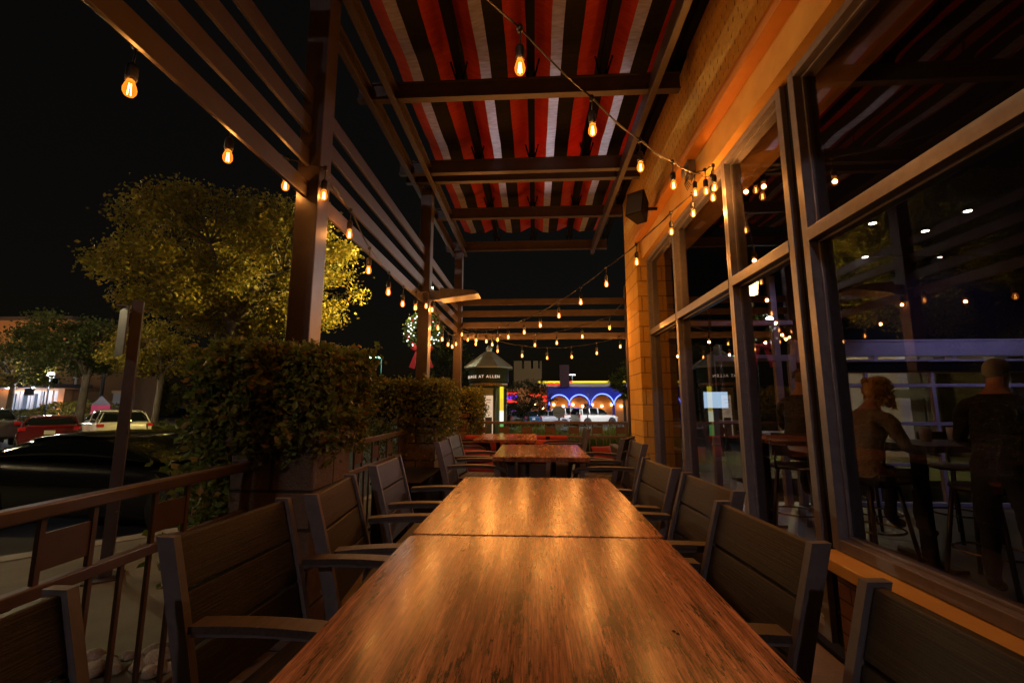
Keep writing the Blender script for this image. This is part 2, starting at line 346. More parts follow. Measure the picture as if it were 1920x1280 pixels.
# ---------------------------------------------------------------- pergola
pg = empty('pergola', (0,0,0), 0, 'brown steel pergola with columns, cross beams and horizontal slats over the patio', 'pergola')
for y0 in (-.2+.01, 2.41, 5.19, 7.56):
    MB().box((-1.44, y0, 0), (-1.30, y0+.14, 3.96 if y0 > 3 else 4.25)).build('column', 'steel', pg, .006)
MB().box((1.60,7.58,0),(1.70,7.68,3.3)).build('column', 'steel', pg, .004)
for y in (-1.6,-.3, 1.0, 2.27, 3.53, 4.82, 6.12, 7.49):
    b = MB(); x0 = -1.60 if y != 4.82 else -1.62
    b.box((x0, y+.02, 3.97), (1.30, y+.05, 4.10)); b.box((x0, y, 3.95), (1.30, y+.07, 3.968)); b.box((x0, y, 4.10), (1.30, y+.07, 4.115))
    b.build('cross_beam', 'steel', pg, .002)
b = MB(); b.box((-1.60,5.05,3.97),(1.30,5.08,4.10)); b.box((-1.6,5.03,3.95),(1.3,5.10,3.968)); b.build('cross_beam', 'steel', pg, .002)
for x in (-1.49, -1.27, 1.02):
    b = MB(); b.box((x, -2, 3.90), (x+.012, 7.62, 4.02)); b.box((x, -2, 3.88), (x+.055, 7.62, 3.898)); b.box((x, -2, 4.022), (x+.055, 7.62, 4.04)); b.build('track', 'steel', pg, .002)
cols = [(-1.45,-.05), (-.05+.0, 2.405), (2.555, 5.185), (5.335, 7.555)]
for z, zf in ((2.44,2.34), (2.645,2.545), (2.85,2.755), (3.055,2.965)):
    for a, c in ((.10,2.405),(2.555,5.185),(5.335,7.555)):
        b = MB(); b.box((-1.385, a, z), (-1.365, c, z+.105)); b.build('slat', 'steel', pg, .002)
    b = MB(); b.box((-1.295, 7.60, zf), (1.595, 7.64, zf+.11)); b.build('slat', 'steel', pg, .002)
for k in range(4):
    x = -1.13+.645*k+.47
    MB().box((x-.035, -2, 4.16), (x+.035, 7.5, 4.20)).build('rail', 'railm', pg)
    for y in (-.3,1.0,2.27,3.53,4.82,6.12,7.49):
        b = MB()
        for s_ in (-1,1): b.bar((x+s_*.075, y-.05, 4.25), (x+s_*.03, y+.03, 4.12), .010, .018); b.box((x+s_*.03-.008, y, 4.115), (x+s_*.03+.008, y+.05, 4.18))
        b.build('bracket', 'railm', pg)
        
# the pleated striped canopy
import mathutils.noise as mnoise
b = MB(); prof = []
def zc(x): return 4.24
segs = []
x = -1.27
pts = [(-1.25, 4.32, 0)]
for k in range(4):
    o = -1.13+.645*k
    pts += [(o, 4.27, 1), (o+.098, 4.27, 2), (o+.255, 4.28, 0), (o+.43, 4.36, 2), (o+.505, 4.36, 0)]
pts.append((1.33, 4.34, 0))
NY = 110; ya, yb = -2.0, 7.45
for i in range(len(pts)-1):
    (xa, za, mi), (xb, zb, _) = pts[i], pts[i+1]
    if mi == 2 and za > 4.4: pass
    for j in range(NY):
        q = []
        for yy in (ya+(yb-ya)*j/NY, ya+(yb-ya)*(j+1)/NY):
            sg = -.035*abs(math.sin(math.pi*(yy-.95)/1.28)) if 1 else 0
            q.append((yy, sg))
        def wz(x_, y_): n_ = mnoise.noise(Vector((x_*7, y_*1.6, 3))); return .022*n_+.010*mnoise.noise(Vector((x_*16, y_*6, 9)))
        def wx(x_, y_): return x_+.006*mnoise.noise(Vector((x_*3, y_*2.2, 5)))
        (y0, s0), (y1, s1) = q
        b.add([(wx(xa,y0),y0,za+s0+wz(xa,y0)),(wx(xb,y0),y0,zb+s0+wz(xb,y0)),(wx(xb,y1),y1,zb+s1+wz(xb,y1)),(wx(xa,y1),y1,za+s1+wz(xa,y1))], [(0,1,2,3)], mi, False)
cn = b.build('striped_canopy', ['fab_red','fab_white','fab_black']); so = cn.modifiers.new('thick', 'SOLIDIFY'); so.thickness = .003
tag(cn, 'red, white and black striped canvas canopy stretched in pleats over the beams', 'canopy')

# ---------------------------------------------------------------- stone piers
def pier(x0, x1, y0, y1, h, label):
    e = empty('stone_pier', ((x0+x1)/2, (y0+y1)/2, 0), 0, label, 'pier', 'stone piers round the columns'); hx, hy = (x1-x0)/2, (y1-y0)/2
    MB().box((-hx, -hy, 0), (hx, hy, h)).build('pier_body', 'pier', e, .012)
    b = MB().box((-hx-.03, -hy-.03, h+.002), (hx+.03, hy+.03, h+.07)); b.build('pier_cap', 'pier', e, .012)
pier(-1.60,-1.15, 2.27, 2.72, 1.0, 'tall rough stone pier beside the front hedge, nearest to the long table')
pier(-1.60,-1.15, 5.05, 5.50, .98, 'rough stone pier under the middle hedge, beside the second table')
pier(-1.60,-1.15, 7.42, 7.85, .98, 'stone pier under the small far hedge at the patio corner')

# ---------------------------------------------------------------- patio fence
def fence(name, p0, p1, label, sq=4, zt=.89, zm=.655, zb=.10, posts=(0,1)):
    e = empty(name, p0, 0, label, 'fence', 'metal patio fences'); d = Vector(p1)-Vector(p0); L = d.length; e.rotation_euler = (0,0,math.atan2(d.y, d.x))
    MB().box((0,-.025,zt-.022),(L,.025,zt+.022)).build('top_rail', 'fence', e, .006)
    MB().box((0,-.018,zm-.02),(L,.018,zm+.02)).build('middle_rail', 'fence', e, .005)
    MB().box((0,-.018,zb-.015),(L,.018,zb+.015)).build('bottom_rail', 'fence', e, .004)
    for q in posts: MB().box((q*(L-.04),-.02,0),(q*(L-.04)+.04,.02,zt-.022)).build('post', 'fence', e)
    st = .40; k = 0; x = .11
    while x+.16 < L:
        b = MB(); 
        for xx in (x, x+.16): b.box((xx-.008,-.008,zm+.02),(xx+.008,.008,zt-.022))
        b.box((x+.008,-.004,zm+.055),(x+.152,.004,zt-.07)); b.build('square_panel', 'fence', e); x += st
    x = .10
    while x < L-.05: MB().box((x-.007,-.007,zb+.015),(x+.007,.007,zm-.02)).build('baluster', 'fence', e); x += .115
    return e
fence('patio_fence', (-1.5,.0,0), (-1.5,2.27,0), 'brown metal fence with square panels between the nearest chairs and the black car', posts=(0,))
fence('patio_fence', (-1.5,2.72,0), (-1.5,5.05,0), 'metal fence section running between the first and second stone piers', posts=())
fence('patio_fence', (-1.5,5.50,0), (-1.5,7.42,0), 'short metal fence section running between the second and third stone piers', posts=())
fence('patio_fence', (-1.13,7.64,0), (1.58,7.64,0), 'metal fence with square panels across the far end of the patio')
fence('patio_fence', (-1.5,-2.2,0), (-1.5,-.05,0), 'brown metal fence section beside the camera, at the near end of the patio')

# ---------------------------------------------------------------- hedges
def hedge(c, h, n, size, m, label, droop=.2, seed=1, rag=.032):
    random.seed(seed); e = empty('clipped_hedge', (c[0], c[1], 0), 0, label, 'hedge', 'clipped hedges on the stone piers')
    sx_, sy_, sz_ = h; pts = []
    def surf():
        u = [random.uniform(-1,1) for _ in range(3)]; a = random.random(); wts = (sy_*sz_, sx_*sz_, sx_*sy_*.8); s_ = sum(wts)
        k = 0 if a < wts[0]/s_ else (1 if a < (wts[0]+wts[1])/s_ else 2); u[k] = random.choice((-1,1)) if k < 2 else (1 if random.random() < .8 else -1)
        return u
    for i in range(n):
        u = surf(); p = Vector((u[0]*sx_, u[1]*sy_, u[2]*sz_)); 
        ph = math.sin(p.x*9+seed)*math.sin(p.y*8)*math.sin(p.z*7+seed)
        q = 1+.10*ph; r4 = (abs(u[0])**10+abs(u[1])**10+abs(u[2])**10)**.1; p = p/r4*q
        p += Vector([random.gauss(0, rag) for _ in range(3)])
        if random.random() < .25: p *= random.uniform(.8, 1)
        if u[2] < -.5: p.z -= random.random()**2*droop*2
        pts.append(p+Vector((0,0,c[2])))
    for k in range(26):       # runner sprays breaking the outline
        a = random.uniform(0, 6.28); z = random.uniform(-1,1); o_ = Vector((math.cos(a)*sx_, math.sin(a)*sy_, z*sz_))
        o_.x = max(-sx_, min(sx_, o_.x*1.3)); o_.y = max(-sy_, min(sy_, o_.y*1.3)); dr = Vector((math.cos(a), math.sin(a), random.uniform(-.9,.7)))
        for j in range(int(n/700)+6): pts.append(o_+dr*random.random()*.13+Vector([random.gauss(0,.02) for _ in range(3)])+Vector((0,0,c[2])))
    leaves('foliage', pts, size, m, e)
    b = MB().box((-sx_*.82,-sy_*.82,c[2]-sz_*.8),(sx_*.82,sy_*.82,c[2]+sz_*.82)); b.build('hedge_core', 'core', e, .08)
    return e
hedge((-1.475,2.58,1.285), (.335,.34,.205), 34000, .036, 'hedge', 'large leafy hedge with reddish leaves wrapped round the nearest pergola column', .09, 3)
def drape(e_label):
    pass
hedge((-1.50,5.30,1.20), (.48,.34,.24), 11000, .042, 'hedge2', 'square clipped green hedge round the middle pergola column', .2, 5, .035)
hedge((-1.34,7.70,1.14), (.40,.30,.30), 6000, .042, 'hedge2', 'small rounded hedge round the far corner column beside the kiosk', .2, 9, .035)
# creeper hanging down outside the first pier
random.seed(4); pts = []
for i in range(5200):
    z = .28+random.random()**1.1*.85; wv = .10+.16*(z-.2); pts.append((-1.73+random.gauss(0,wv*.55), 2.5+random.gauss(0,.15), z))
e = empty('hanging_creeper', (-1.8,2.5,0), 0, 'loose creeper trailing to the ground behind the fence, left of the nearest pier', 'creeper')
leaves('foliage', [(x+1.8, y-2.5, z) for x, y, z in pts], .042, 'hedge', e)
b = MB(); 
for k in range(7): x = random.uniform(-.15,.1); b.tube([(x,0,0),(x+.03,.02,.4),(x-.02+random.uniform(-.1,.1),.03,.9)], .008, 5)
b.build('stem', 'bark', e)
# ---------------------------------------------------------------- tables
def rounded_slab(hx, hy, z0, z1, r=.03, ch=.004):
    b = MB(); ring = []
    for cx, cy, a in ((hx-r,hy-r,0),(-hx+r,hy-r,90),(-hx+r,-hy+r,180),(hx-r,-hy+r,270)):
        for k in range(5): t_ = R(a+k*22.5); ring.append((cx, cy, math.cos(t_), math.sin(t_)))
    n = len(ring); vs = []
    for (rr, z) in ((r-ch, z0),(r, z0+ch),(r, z1-ch),(r-ch, z1)):
        for cx, cy, c_, s_ in ring: vs.append((cx+c_*rr, cy+s_*rr, z))
    fs = [tuple(range(n-1,-1,-1)), tuple(range(3*n,4*n))]
    for j in range(3):
        for i in range(n): fs.append((j*n+i, j*n+(i+1)%n, (j+1)*n+(i+1)%n, (j+1)*n+i))
    return b.add(vs, fs)
def table(x, y, L, W, label, rz=0):
    e = empty('patio_table', (x, y, 0), rz, label, 'table', 'weathered wood patio tables')
    rounded_slab(W/2, L/2, .708, .75).build('tabletop', 'table', e)
    for sx_ in (-1,1):
        for sy_ in (-1,1):
            MB().tube([(sx_*.13, sy_*.16, .012),(sx_*.13, sy_*.16, .69)], .018, 10).build('leg', 'alu', e)
    b = MB(); b.box((-.20,-.24,.69),(.20,.24,.707))
    b.build('top_plate', 'black', e)
    b = MB(); b.bar((-.34,-.26,.006),(.34,.26,.006),.06,.012); b.bar((-.34,.26,.0075),(.34,-.26,.0075),.06,.014); b.build('foot', 'alu', e)
    return e
table(0, .995, 1.225, .90, 'long weathered wood table in the foreground, bulbs reflected in its glossy planks')
table(0, 2.232, 1.225, .90, 'far half of the long table, wet at its rear corners')
table(.05, 4.50, 1.17, .86, 'wood table standing by itself behind the long table, between its chairs', R(0))
table(-.40, 6.35, 1.15, .84, 'smallest looking wood table, nearest to the kiosk and the red sofa')
# rain drops left on the boards
random.seed(5); b = MB()
def drop(x, y, r, z=.75): b.sphere((x, y, z), r, 8, 6, 0, (1, 1+random.random()*.5, .55))
for i in range(26): drop(random.choice((-1,1))*random.uniform(.20,.44), 2.835-abs(random.gauss(0,.05)), random.uniform(.002,.006))
for i in range(16): drop(random.gauss(-.02,.07), 2.82-abs(random.gauss(0,.02)), random.uniform(.002,.005))
for i in range(16): drop(.37+random.gauss(0,.03), 2.64+random.gauss(0,.07), random.uniform(.002,.005))
for i in range(12): drop(-.38+random.gauss(0,.03), 2.36+random.gauss(0,.08), random.uniform(.002,.006))
for x, y in ((-.235,1.45),(-.23,1.455),(.28,.98),(.285,.97),(-.33,2.72),(-.30,2.70)): drop(x, y, .004)
for i in range(44): drop(.05+random.uniform(-.42,.42), 3.93+abs(random.gauss(0,.05)), random.uniform(.003,.007))
for i in range(10): drop(random.gauss(-.3,.1), 5.85+random.random()*.2, random.uniform(.003,.006))
tag(b.build('raindrops', M.setdefault('water', mat('water_drop', (.05,.03,.015), .02, spec=1.0))), kind='stuff', label='small raindrops scattered on the table tops')
# ---------------------------------------------------------------- armchairs
def make_chair():
    e = empty('patio_armchair', (0,0,0), 0, 'x', 'chair', 'slatted patio armchairs round the tables')
    hw = .236
    def yb(z): return -.215-.115*max(0, (z-.40)/.46)**1.15
    for s_ in (-1,1):
        b = MB(); zs = [0,.15,.30,.42,.55,.70,.865]
        for i in range(len(zs)-1):
            y0, y1 = (yb(zs[i]) if zs[i] >= .4 else -.215-.05*(1-zs[i]/.4)), (yb(zs[i+1]) if zs[i+1] >= .4 else -.215-.05*(1-zs[i+1]/.4))
            x0, x1 = s_*hw-.011, s_*hw+.011; d = .025
            b.add([(x0,y0-d,zs[i]),(x1,y0-d,zs[i]),(x1,y0+d,zs[i]),(x0,y0+d,zs[i]),(x0,y1-d,zs[i+1]),(x1,y1-d,zs[i+1]),(x1,y1+d,zs[i+1]),(x0,y1+d,zs[i+1])],
                  [(0,1,5,4),(1,2,6,5),(2,3,7,6),(3,0,4,7)]+([(0,3,2,1)] if i == 0 else [])+([(4,5,6,7)] if i == len(zs)-2 else []))
        b.build('back_post', 'alu', e)
        b = MB(); ys = [.235,.245,.235,.21]; zz = [0,.25,.5,.632]
        for i in range(3):
            x0, x1, d = s_*hw-.011, s_*hw+.011, .022
            b.add([(x0,ys[i]-d,zz[i]),(x1,ys[i]-d,zz[i]),(x1,ys[i]+d,zz[i]),(x0,ys[i]+d,zz[i]),(x0,ys[i+1]-d,zz[i+1]),(x1,ys[i+1]-d,zz[i+1]),(x1,ys[i+1]+d,zz[i+1]),(x0,ys[i+1]+d,zz[i+1])],
                  [(0,1,5,4),(1,2,6,5),(2,3,7,6),(3,0,4,7)]+([(0,3,2,1)] if i == 0 else [])+([(4,5,6,7)] if i == 2 else []))
        b.build('front_leg', 'alu', e)
        n = 9; top = []; 
        for i in range(n+1):
            y = -.225+.525*i/n; z = .655+.018*math.sin(math.pi*(.15+.8*i/n))-(.018 if i == n else 0); top.append((y, z))
        b = MB()
        for i in range(n):
            (y0,z0),(y1,z1) = top[i], top[i+1]; x0, x1, h = s_*hw-.028, s_*hw+.028, .018
            b.add([(x0,y0,z0-h),(x1,y0,z0-h),(x1,y1,z1-h),(x0,y1,z1-h),(x0,y0,z0),(x1,y0,z0),(x1,y1,z1),(x0,y1,z1)], [(0,3,2,1),(4,5,6,7),(1,2,6,5),(3,0,4,7)]+([(0,1,5,4)] if i == 0 else [])+([(2,3,7,6)] if i == n-1 else []))
        ar = b.build('armrest', 'armw', e)
        b = MB()
        for i in range(n):
            (y0,z0),(y1,z1) = top[i], top[i+1]; x0, x1, h, g_ = s_*hw-.017, s_*hw+.017, .030, .0185
            b.add([(x0,y0,z0-h),(x1,y0,z0-h),(x1,y1,z1-h),(x0,y1,z1-h),(x0,y0,z0-g_),(x1,y0,z0-g_),(x1,y1,z1-g_),(x0,y1,z1-g_)], [(0,3,2,1),(4,5,6,7),(1,2,6,5),(3,0,4,7)]+([(0,1,5,4)] if i == 0 else [])+([(2,3,7,6)] if i == n-1 else []))
        b.build('arm_bracket', 'alu', ar)
        MB().box((s_*(hw-.030), -.20, .385), (s_*(hw-.0115), .225, .425)).build('seat_rail', 'alu', e, .002)
    for k in range(3):
        z0 = .455+k*.137; z1 = z0+.128; y0, y1 = yb(z0)+.012, yb(z1)+.012
        b = MB(); b.add([(-hw+.012,y0-.022,z0),(hw-.012,y0-.022,z0),(hw-.012,y0,z0),(-hw+.012,y0,z0),(-hw+.012,y1-.022,z1),(hw-.012,y1-.022,z1),(hw-.012,y1,z1),(-hw+.012,y1,z1)],
              [(0,3,2,1),(4,5,6,7),(0,1,5,4),(1,2,6,5),(2,3,7,6),(3,0,4,7)]); b.build('back_slat', 'slat', e, .003)
    for k in range(5):
        y0 = -.195+k*.084; b = MB().box((-hw+.0125, y0, .425), (hw-.0125, y0+.077, .443)); b.build('seat_slat', 'slat', e, .003)
    return e
ch = make_chair(); L_, R_ = R(-90), R(90)
cl = [
 (-.57, .60, L_, 'nearest chair on the left, cut by the lower left corner, its back seen from behind'),
 (-.62, 1.37, L_-R(4), 'big dark slatted chair left of the long table, second from the camera'),
 (-.56, 1.97, L_+R(6), 'third chair along the left of the long table, beside the stone pier'),
 (-.59, 2.72, L_+R(1), 'farthest chair on the left of the long table, in front of the fence balusters'),
 (.35, .70, R_+R(3), 'nearest chair on the right, cut by the lower right corner beside the sill'),
 (.36, 1.40, R_+R(5), 'large chair with broad dark slats right of the long table, second from the camera'),
 (.46, 2.06, R_+R(5), 'third chair on the right of the long table, partly behind a larger one'),
 (.41, 2.68, R_+R(5), 'farthest and smallest chair on the right of the long table'),
 (-.56, 4.22, L_, 'chair left of the second table, nearer of the pair'),
 (-.60, 4.86, L_-R(6), 'chair left of the second table, partly hidden behind its neighbour'),
 (.62, 4.15, R_, 'chair right of the second table, the nearer one with its back to the pilaster'),
 (.66, 4.80, R_-R(24), 'turned chair right of the second table, its slatted back towards the long table'),
 (-1.00+.05, 6.0, L_, 'pale grey chair left of the farthest table, the nearer of two'),
 (-.95, 6.60, L_-R(5), 'pale grey chair at the far left corner beside the small hedge'),
 (.42, 6.45, R_, 'chair on the right of the farthest table, seen edge on'),
]
for i, (x, y, rz, lab) in enumerate(cl):
    o = ch if i == 0 else copy_tree(ch); place(o, (x, y, .001), rz, lab)

# ---------------------------------------------------------------- lounge at the far end
def pillow(c, s_, rz, label, tilt=.5):
    b = MB(); n = 12; vs = []; fs = []
    for sd in (1,-1):
        o = len(vs)
        for i in range(n+1):
            for j in range(n+1):
                u, v = i/n*2-1, j/n*2-1; h = (1-abs(u)**2.4)**.5*(1-abs(v)**2.4)**.5*.32
                k = 1-.06*(1-abs(u)**2)*(abs(v)) ; k2 = 1-.06*(1-abs(v)**2)*abs(u)
                vs.append((u*k2*.5, sd*h*.5, v*k*.5))
        for i in range(n):
            for j in range(n):
                q = [o+i*(n+1)+j, o+(i+1)*(n+1)+j, o+(i+1)*(n+1)+j+1, o+i*(n+1)+j+1]; fs.append(tuple(q if sd < 0 else q[::-1]))
    b.add([(x*s_[0], y*s_[1], z*s_[2]) for x, y, z in vs], fs, 0, True)
    o = b.build('throw_pillow', 'cushion'); o.location = c; o.rotation_euler = (-tilt, 0, rz); return tag(o, label, 'pillow', 'red throw pillows')
e = empty('patio_sofa', (-.25, 7.2, 0), 0, 'long low dark woven sofa with red cushions along the far fence', 'sofa')
b = MB(); b.box((-.95,-.30,.05),(.80,.32,.30)); b.box((-.95,.20,.30),(.80,.32,.64)); b.build('woven_frame', 'wicker', e, .02)
for k in range(3): MB().box((-.93+k*.575,-.30,.305),(-.37+k*.575,.18,.42)).build('seat_cushion', 'cushion', e, .03)
for k in range(3): b = MB().box((-.93+k*.575,.06,.425),(-.37+k*.575,.195,.70)); b.build('back_cushion', 'cushion', e, .04)
for k in range(4):
    x = -.60+k*.34; MB().box((x,.045,.44),(x+.07,.06,.69)).build('dark_stripe', 'fab_black', e, .004)
e = empty('lounge_seat', (1.0, 6.35, 0), R(0), 'black woven lounge seat with a dark cushion beside the pilaster', 'lounge seat')
b = MB(); b.box((-.32,-.40,.04),(.22,.40,.32)); b.box((.10,-.40,.32),(.22,.40,.62)); b.build('woven_frame', 'wicker', e, .02)
MB().box((-.31,-.38,.325),(.09,.38,.43)).build('seat_cushion', 'dark', e, .03)
pillow((.92,6.15,.53), (.30,.32,.24), R(20), 'red pillow leaning in the black seat beside the pilaster', .5)
pillow((.18,7.0,.53), (.40,.40,.28), R(-8), 'red pillow on the sofa seen just over the second table', .5)
pillow((-.80,5.55,.56), (.50,.46,.20), R(4), 'flat red pillow on the left beside the second table', 1.0)
e = empty('lounge_seat', (-.80,5.62,0), 0, 'low dark seat under the flat red pillow, left of the second table', 'lounge seat')
MB().box((-.34,-.27,.04),(.34,.27,.36)).build('woven_frame', 'wicker', e, .02); MB().box((-.33,-.26,.365),(.33,.26,.46)).build('seat_cushion', 'cushion', e, .03)
e = empty('storage_box', (-1.22,4.35,0), 0, 'plain black box standing on the floor left of the second table', 'box')
MB().box((-.22,-.45,.0),(.20,.45,.50)).build('box_body', 'dark', e, .01); MB().box((-.235,-.465,.503),(.215,.465,.53)).build('lid', 'dark', e, .008)
# river stones under the fence
random.seed(12)
def stone(x, y, s_):
    b = MB(); b.sphere((0,0,0), 1, 12, 8)
    ph = [random.uniform(0,6) for _ in range(4)]
    for i, v in enumerate(b.v):
        v = Vector(v); k = 1+.13*math.sin(3*v.x+ph[0])+.12*math.sin(4*v.y+ph[1])+.08*math.sin(6*v.z+ph[2]); b.v[i] = tuple(v*k)
    o = b.build('river_stone', 'stone'); o.scale = (s_*random.uniform(.8,1.3), s_*random.uniform(.8,1.2), s_*random.uniform(.55,.8)); o.location = (x, y, o.scale[2]*.8); o.rotation_euler = (0,0,random.uniform(0,6))
    tag(o, 'tan river stone on the ground at the foot of the nearest stone pier', 'stone', 'river stones at the foot of the pier')
M['stone'] = mottled('river_stone', (.20,.15,.10), (.32,.26,.19), 7, .75, .3, .02, bscale=20)
for i in range(30):
    stone(-2.10+i*.026+random.uniform(-.01,.01), 2.13+random.uniform(-.09,.08), random.uniform(.030,.048))

# ---------------------------------------------------------------- string lights
BW = 1.5
def plane_hit(px, py, a, b_):
    r = ray(px, py); d = (b_[0]-a[0], b_[1]-a[1]); nx, ny = d[1], -d[0]
    t = (a[0]*nx+a[1]*ny)/(r.x*nx+r.y*ny); return Vector((r.x*t, r.y*t, HC+r.z*t))
bulb_me = None
def strand(label, bulbs, start, end, wmul=1, drops=.075, every=1):
    global bulb_me
    e = empty('string_lights', start, 0, label, 'string lights', 'strands of patio string lights'); s0 = Vector(start)
    pts = [Vector((0,0,0))]
    tops = [p-s0+Vector((0,0,.055+drops+.05)) for p in bulbs]
    allp = [Vector((0,0,0))]+tops+[Vector(end)-s0]
    cab = []
    for i in range(len(allp)-1):
        a, c = allp[i], allp[i+1]; L = (c-a).length
        for k in range(6):
            t_ = k/6; cab.append(a.lerp(c, t_)-Vector((0,0,.10*L*t_*(1-t_))))
    cab.append(allp[-1]); b = MB(); b.tube(cab, .0038, 6)
    cab2 = [p+Vector((.006*math.sin(i*1.1), .006*math.cos(i*1.1), .006*math.sin(i*.9))) for i, p in enumerate(cab)]; b.tube(cab2, .003, 5)
    b.build('cable', 'cable', e)
    for ib, (p, tp) in enumerate(zip(bulbs, tops)):
        q = p-s0
        b = MB(); b.tube([(0,0,.055+drops+.05),(.003,0,.055+drops+.02),(0,0,.10)], .003, 6); b.lathe([(.004,.105),(.014,.098),(.019,.085),(.019,.050),(.0165,.035)], n=12)
        b.lathe([(.012,.055+drops+.035),(.014,.055+drops+.045),(.012,.055+drops+.06)], n=8)
        so = b.build('socket', 'cable', e, loc=q)
        if bulb_me is None:
            b = MB(); b.lathe([(.012,.035),(.0135,.028),(.018,.016),(.0215,.002),(.0205,-.012),(.014,-.024),(.005,-.029)], n=16)
            bo = b.build('bulb', 'bulb', so); bulb_me = bo.data
            f = MB(); 
            for k in range(4): a_ = k*math.pi/2; f.tube([(.004*math.cos(a_),.004*math.sin(a_),.022),(.007*math.cos(a_),.007*math.sin(a_),-.020)], .0016, 5)
            fo = f.build('filament', 'filament', bo); strand.fm = fo.data
        else:
            bo = bpy.data.objects.new('bulb', bulb_me); C.objects.link(bo); bo.parent = so
            fo = bpy.data.objects.new('filament', strand.fm); C.objects.link(fo); fo.parent = bo
        if ib % every == 0: plight(tuple(p), BW*wmul*every, (1,.43,.13), .014, 'bulb_light')
pA0, pA1 = (-1.3,-.1), (1.38,3.45)
A = [plane_hit(x, y, pA0, pA1) for x, y in ((975,128),(1111,245),(1201,314),(1263,348))]
d_ = A[0]-A[1]
A = [A[0]+d_*1.9+Vector((0,0,.08)), A[0]+d_*.95+Vector((0,0,-.0))]+A
strand('string light strand crossing overhead from the nearest column to the wall beside the loudspeaker', A, (-1.30,-.1,2.75), (1.38,3.45,3.10), 1.4)
jn = [plane_hit(x, y, (1.34,3.3), (1.30,3.8)) for x, y in ((1304,362),(1324,359),(1340,352),(1337,371))]
strand('tight cluster of string light bulbs bunched at the wall box above the windows', jn, (1.37,3.62,3.12), (1.38,3.42,3.06), 1.1, every=2)
pB0, pB1 = (1.36,3.5), (-1.25,7.5)
B_ = [plane_hit(x, y, pB0, pB1) for x, y in ((1300,401),(1259,435),(1194,492),(1137,533),(1089,567),(1048,592),(1013,610),(983,623),(953,632),(933,637),(912,640),(893,638),(877,637))]
strand('string light strand sagging diagonally from the wall box down to the far corner column', B_, (1.36,3.5,3.05), (-1.27,7.5,2.55), 2.3, every=2)
pC0, pC1 = (1.5,6.4), (-1.2,7.45)
C_ = [plane_hit(x, y, pC0, pC1) for x, y in ((1143,615),(1092,631),(1044,643),(1003,647),(923,646),(892,645))]
strand('string light strand from behind the pilaster to the far column, just under the lowest slat', C_, (1.36,6.32,2.75), (-1.27,7.5,2.50), 2.6, every=2)
pD0, pD1 = (1.6,7.5), (-1.25,7.45)
D_ = [plane_hit(x, y, pD0, pD1) for x, y in ((1163,650),(1119,662),(1072,669),(1026,671),(979,667),(933,658))]
strand('lowest string light strand hanging along the far end above the fence', D_, (1.62,7.54,2.5), (-1.27,7.52,2.45), 2.0, every=2)
E_ = [aX(x, y, -1.47) for x, y in ((243,168),(427,295),(535,349))]+[aX(607,367,-1.275)]
strand('string light strand running outside the slats to the nearest full column', E_, (-1.45,.05,2.62), (-1.285,2.50,2.62), .65)
F_ = [aX(x, y, -1.275) for x, y in ((655,440),(691,507),(728,548),(755,570),(779,577),(799,574),(810,581))]
strand('string light strand along the left slats between the first and second columns', F_, (-1.285,2.52,2.60), (-1.285,5.33,2.55), every=2)
G_ = [aX(x, y, -1.275) for x, y in ((821,615),(829,636),(840,646),(848,650),(855,645),(866,627))]
strand('short string light strand dipping between the second and third columns', G_, (-1.285,5.33,2.55), (-1.285,7.55,2.52), every=3)
# hood heater lit by the bulbs on the second column
e = empty('patio_heater', (-1.30,5.30,2.55), 0, 'pale wedge shaped hood bolted to the second column among the string lights', 'heater')
MB().box((0,-.07,-.06),(.16,-.02,.06)).build('bracket', 'frame', e, .005)
b = MB(); b.add([(.13,-.12,-.06),(.13,.12,-.06),(.62,.14,-.0),(.62,-.14,-.0),(.13,-.10,.09),(.13,.10,.09),(.56,.12,.05),(.56,-.12,.05)], [(0,1,2,3),(7,6,5,4),(0,3,7,4),(1,0,4,5),(2,1,5,6),(3,2,6,7)]); b.build('hood', 'frame', e, .008)

# ---------------------------------------------------------------- the building
bd = empty('restaurant_building', (1.4,6.3,0), 0, 'buff block restaurant with tall aluminium framed windows along the patio', 'building'); bp = Vector((1.4,6.3,0))
def bpart(b, name, m, bevel=0, parent=None):
    o = b.build(name, m, None, bevel); o.parent = parent or bd
    o.matrix_parent_inverse = Matrix.Translation(-bp) if parent is None else Matrix.Identity(4)
    return o
bpart(MB().box((1.35,-3,3.36),(1.9,6.3,6.2)), 'upper_wall', 'dent')
bpart(MB().box((1.35,5.60,0),(1.80,6.3,3.359)), 'pilaster', 'block')
bpart(MB().box((1.42,-3,3.10),(1.9,5.598,3.334)), 'header', 'stucco')
bpart(MB().box((1.325,-3,3.3595),(1.349,5.598,3.42)), 'trim', 'trim')
bpart(MB().box((1.325,-3,3.335),(1.9,5.598,3.359)), 'trim_soffit', 'trim')
bpart(MB().box((1.44,-3,0),(1.62,2.30,.44)), 'brick_base', 'brick')
b = MB()
for y0, y1 in ((-3,-.2),(-.194,1.30),(1.306,2.36)): b.box((1.36,y0,.442),(1.62,y1,.50))
bpart(b, 'sill', 'stucco', .006)
bpart(MB().box((1.35,-3,6.201),(9,6.4,6.35)), 'roof', 'dark')
FX0, FX1 = 1.472, 1.60
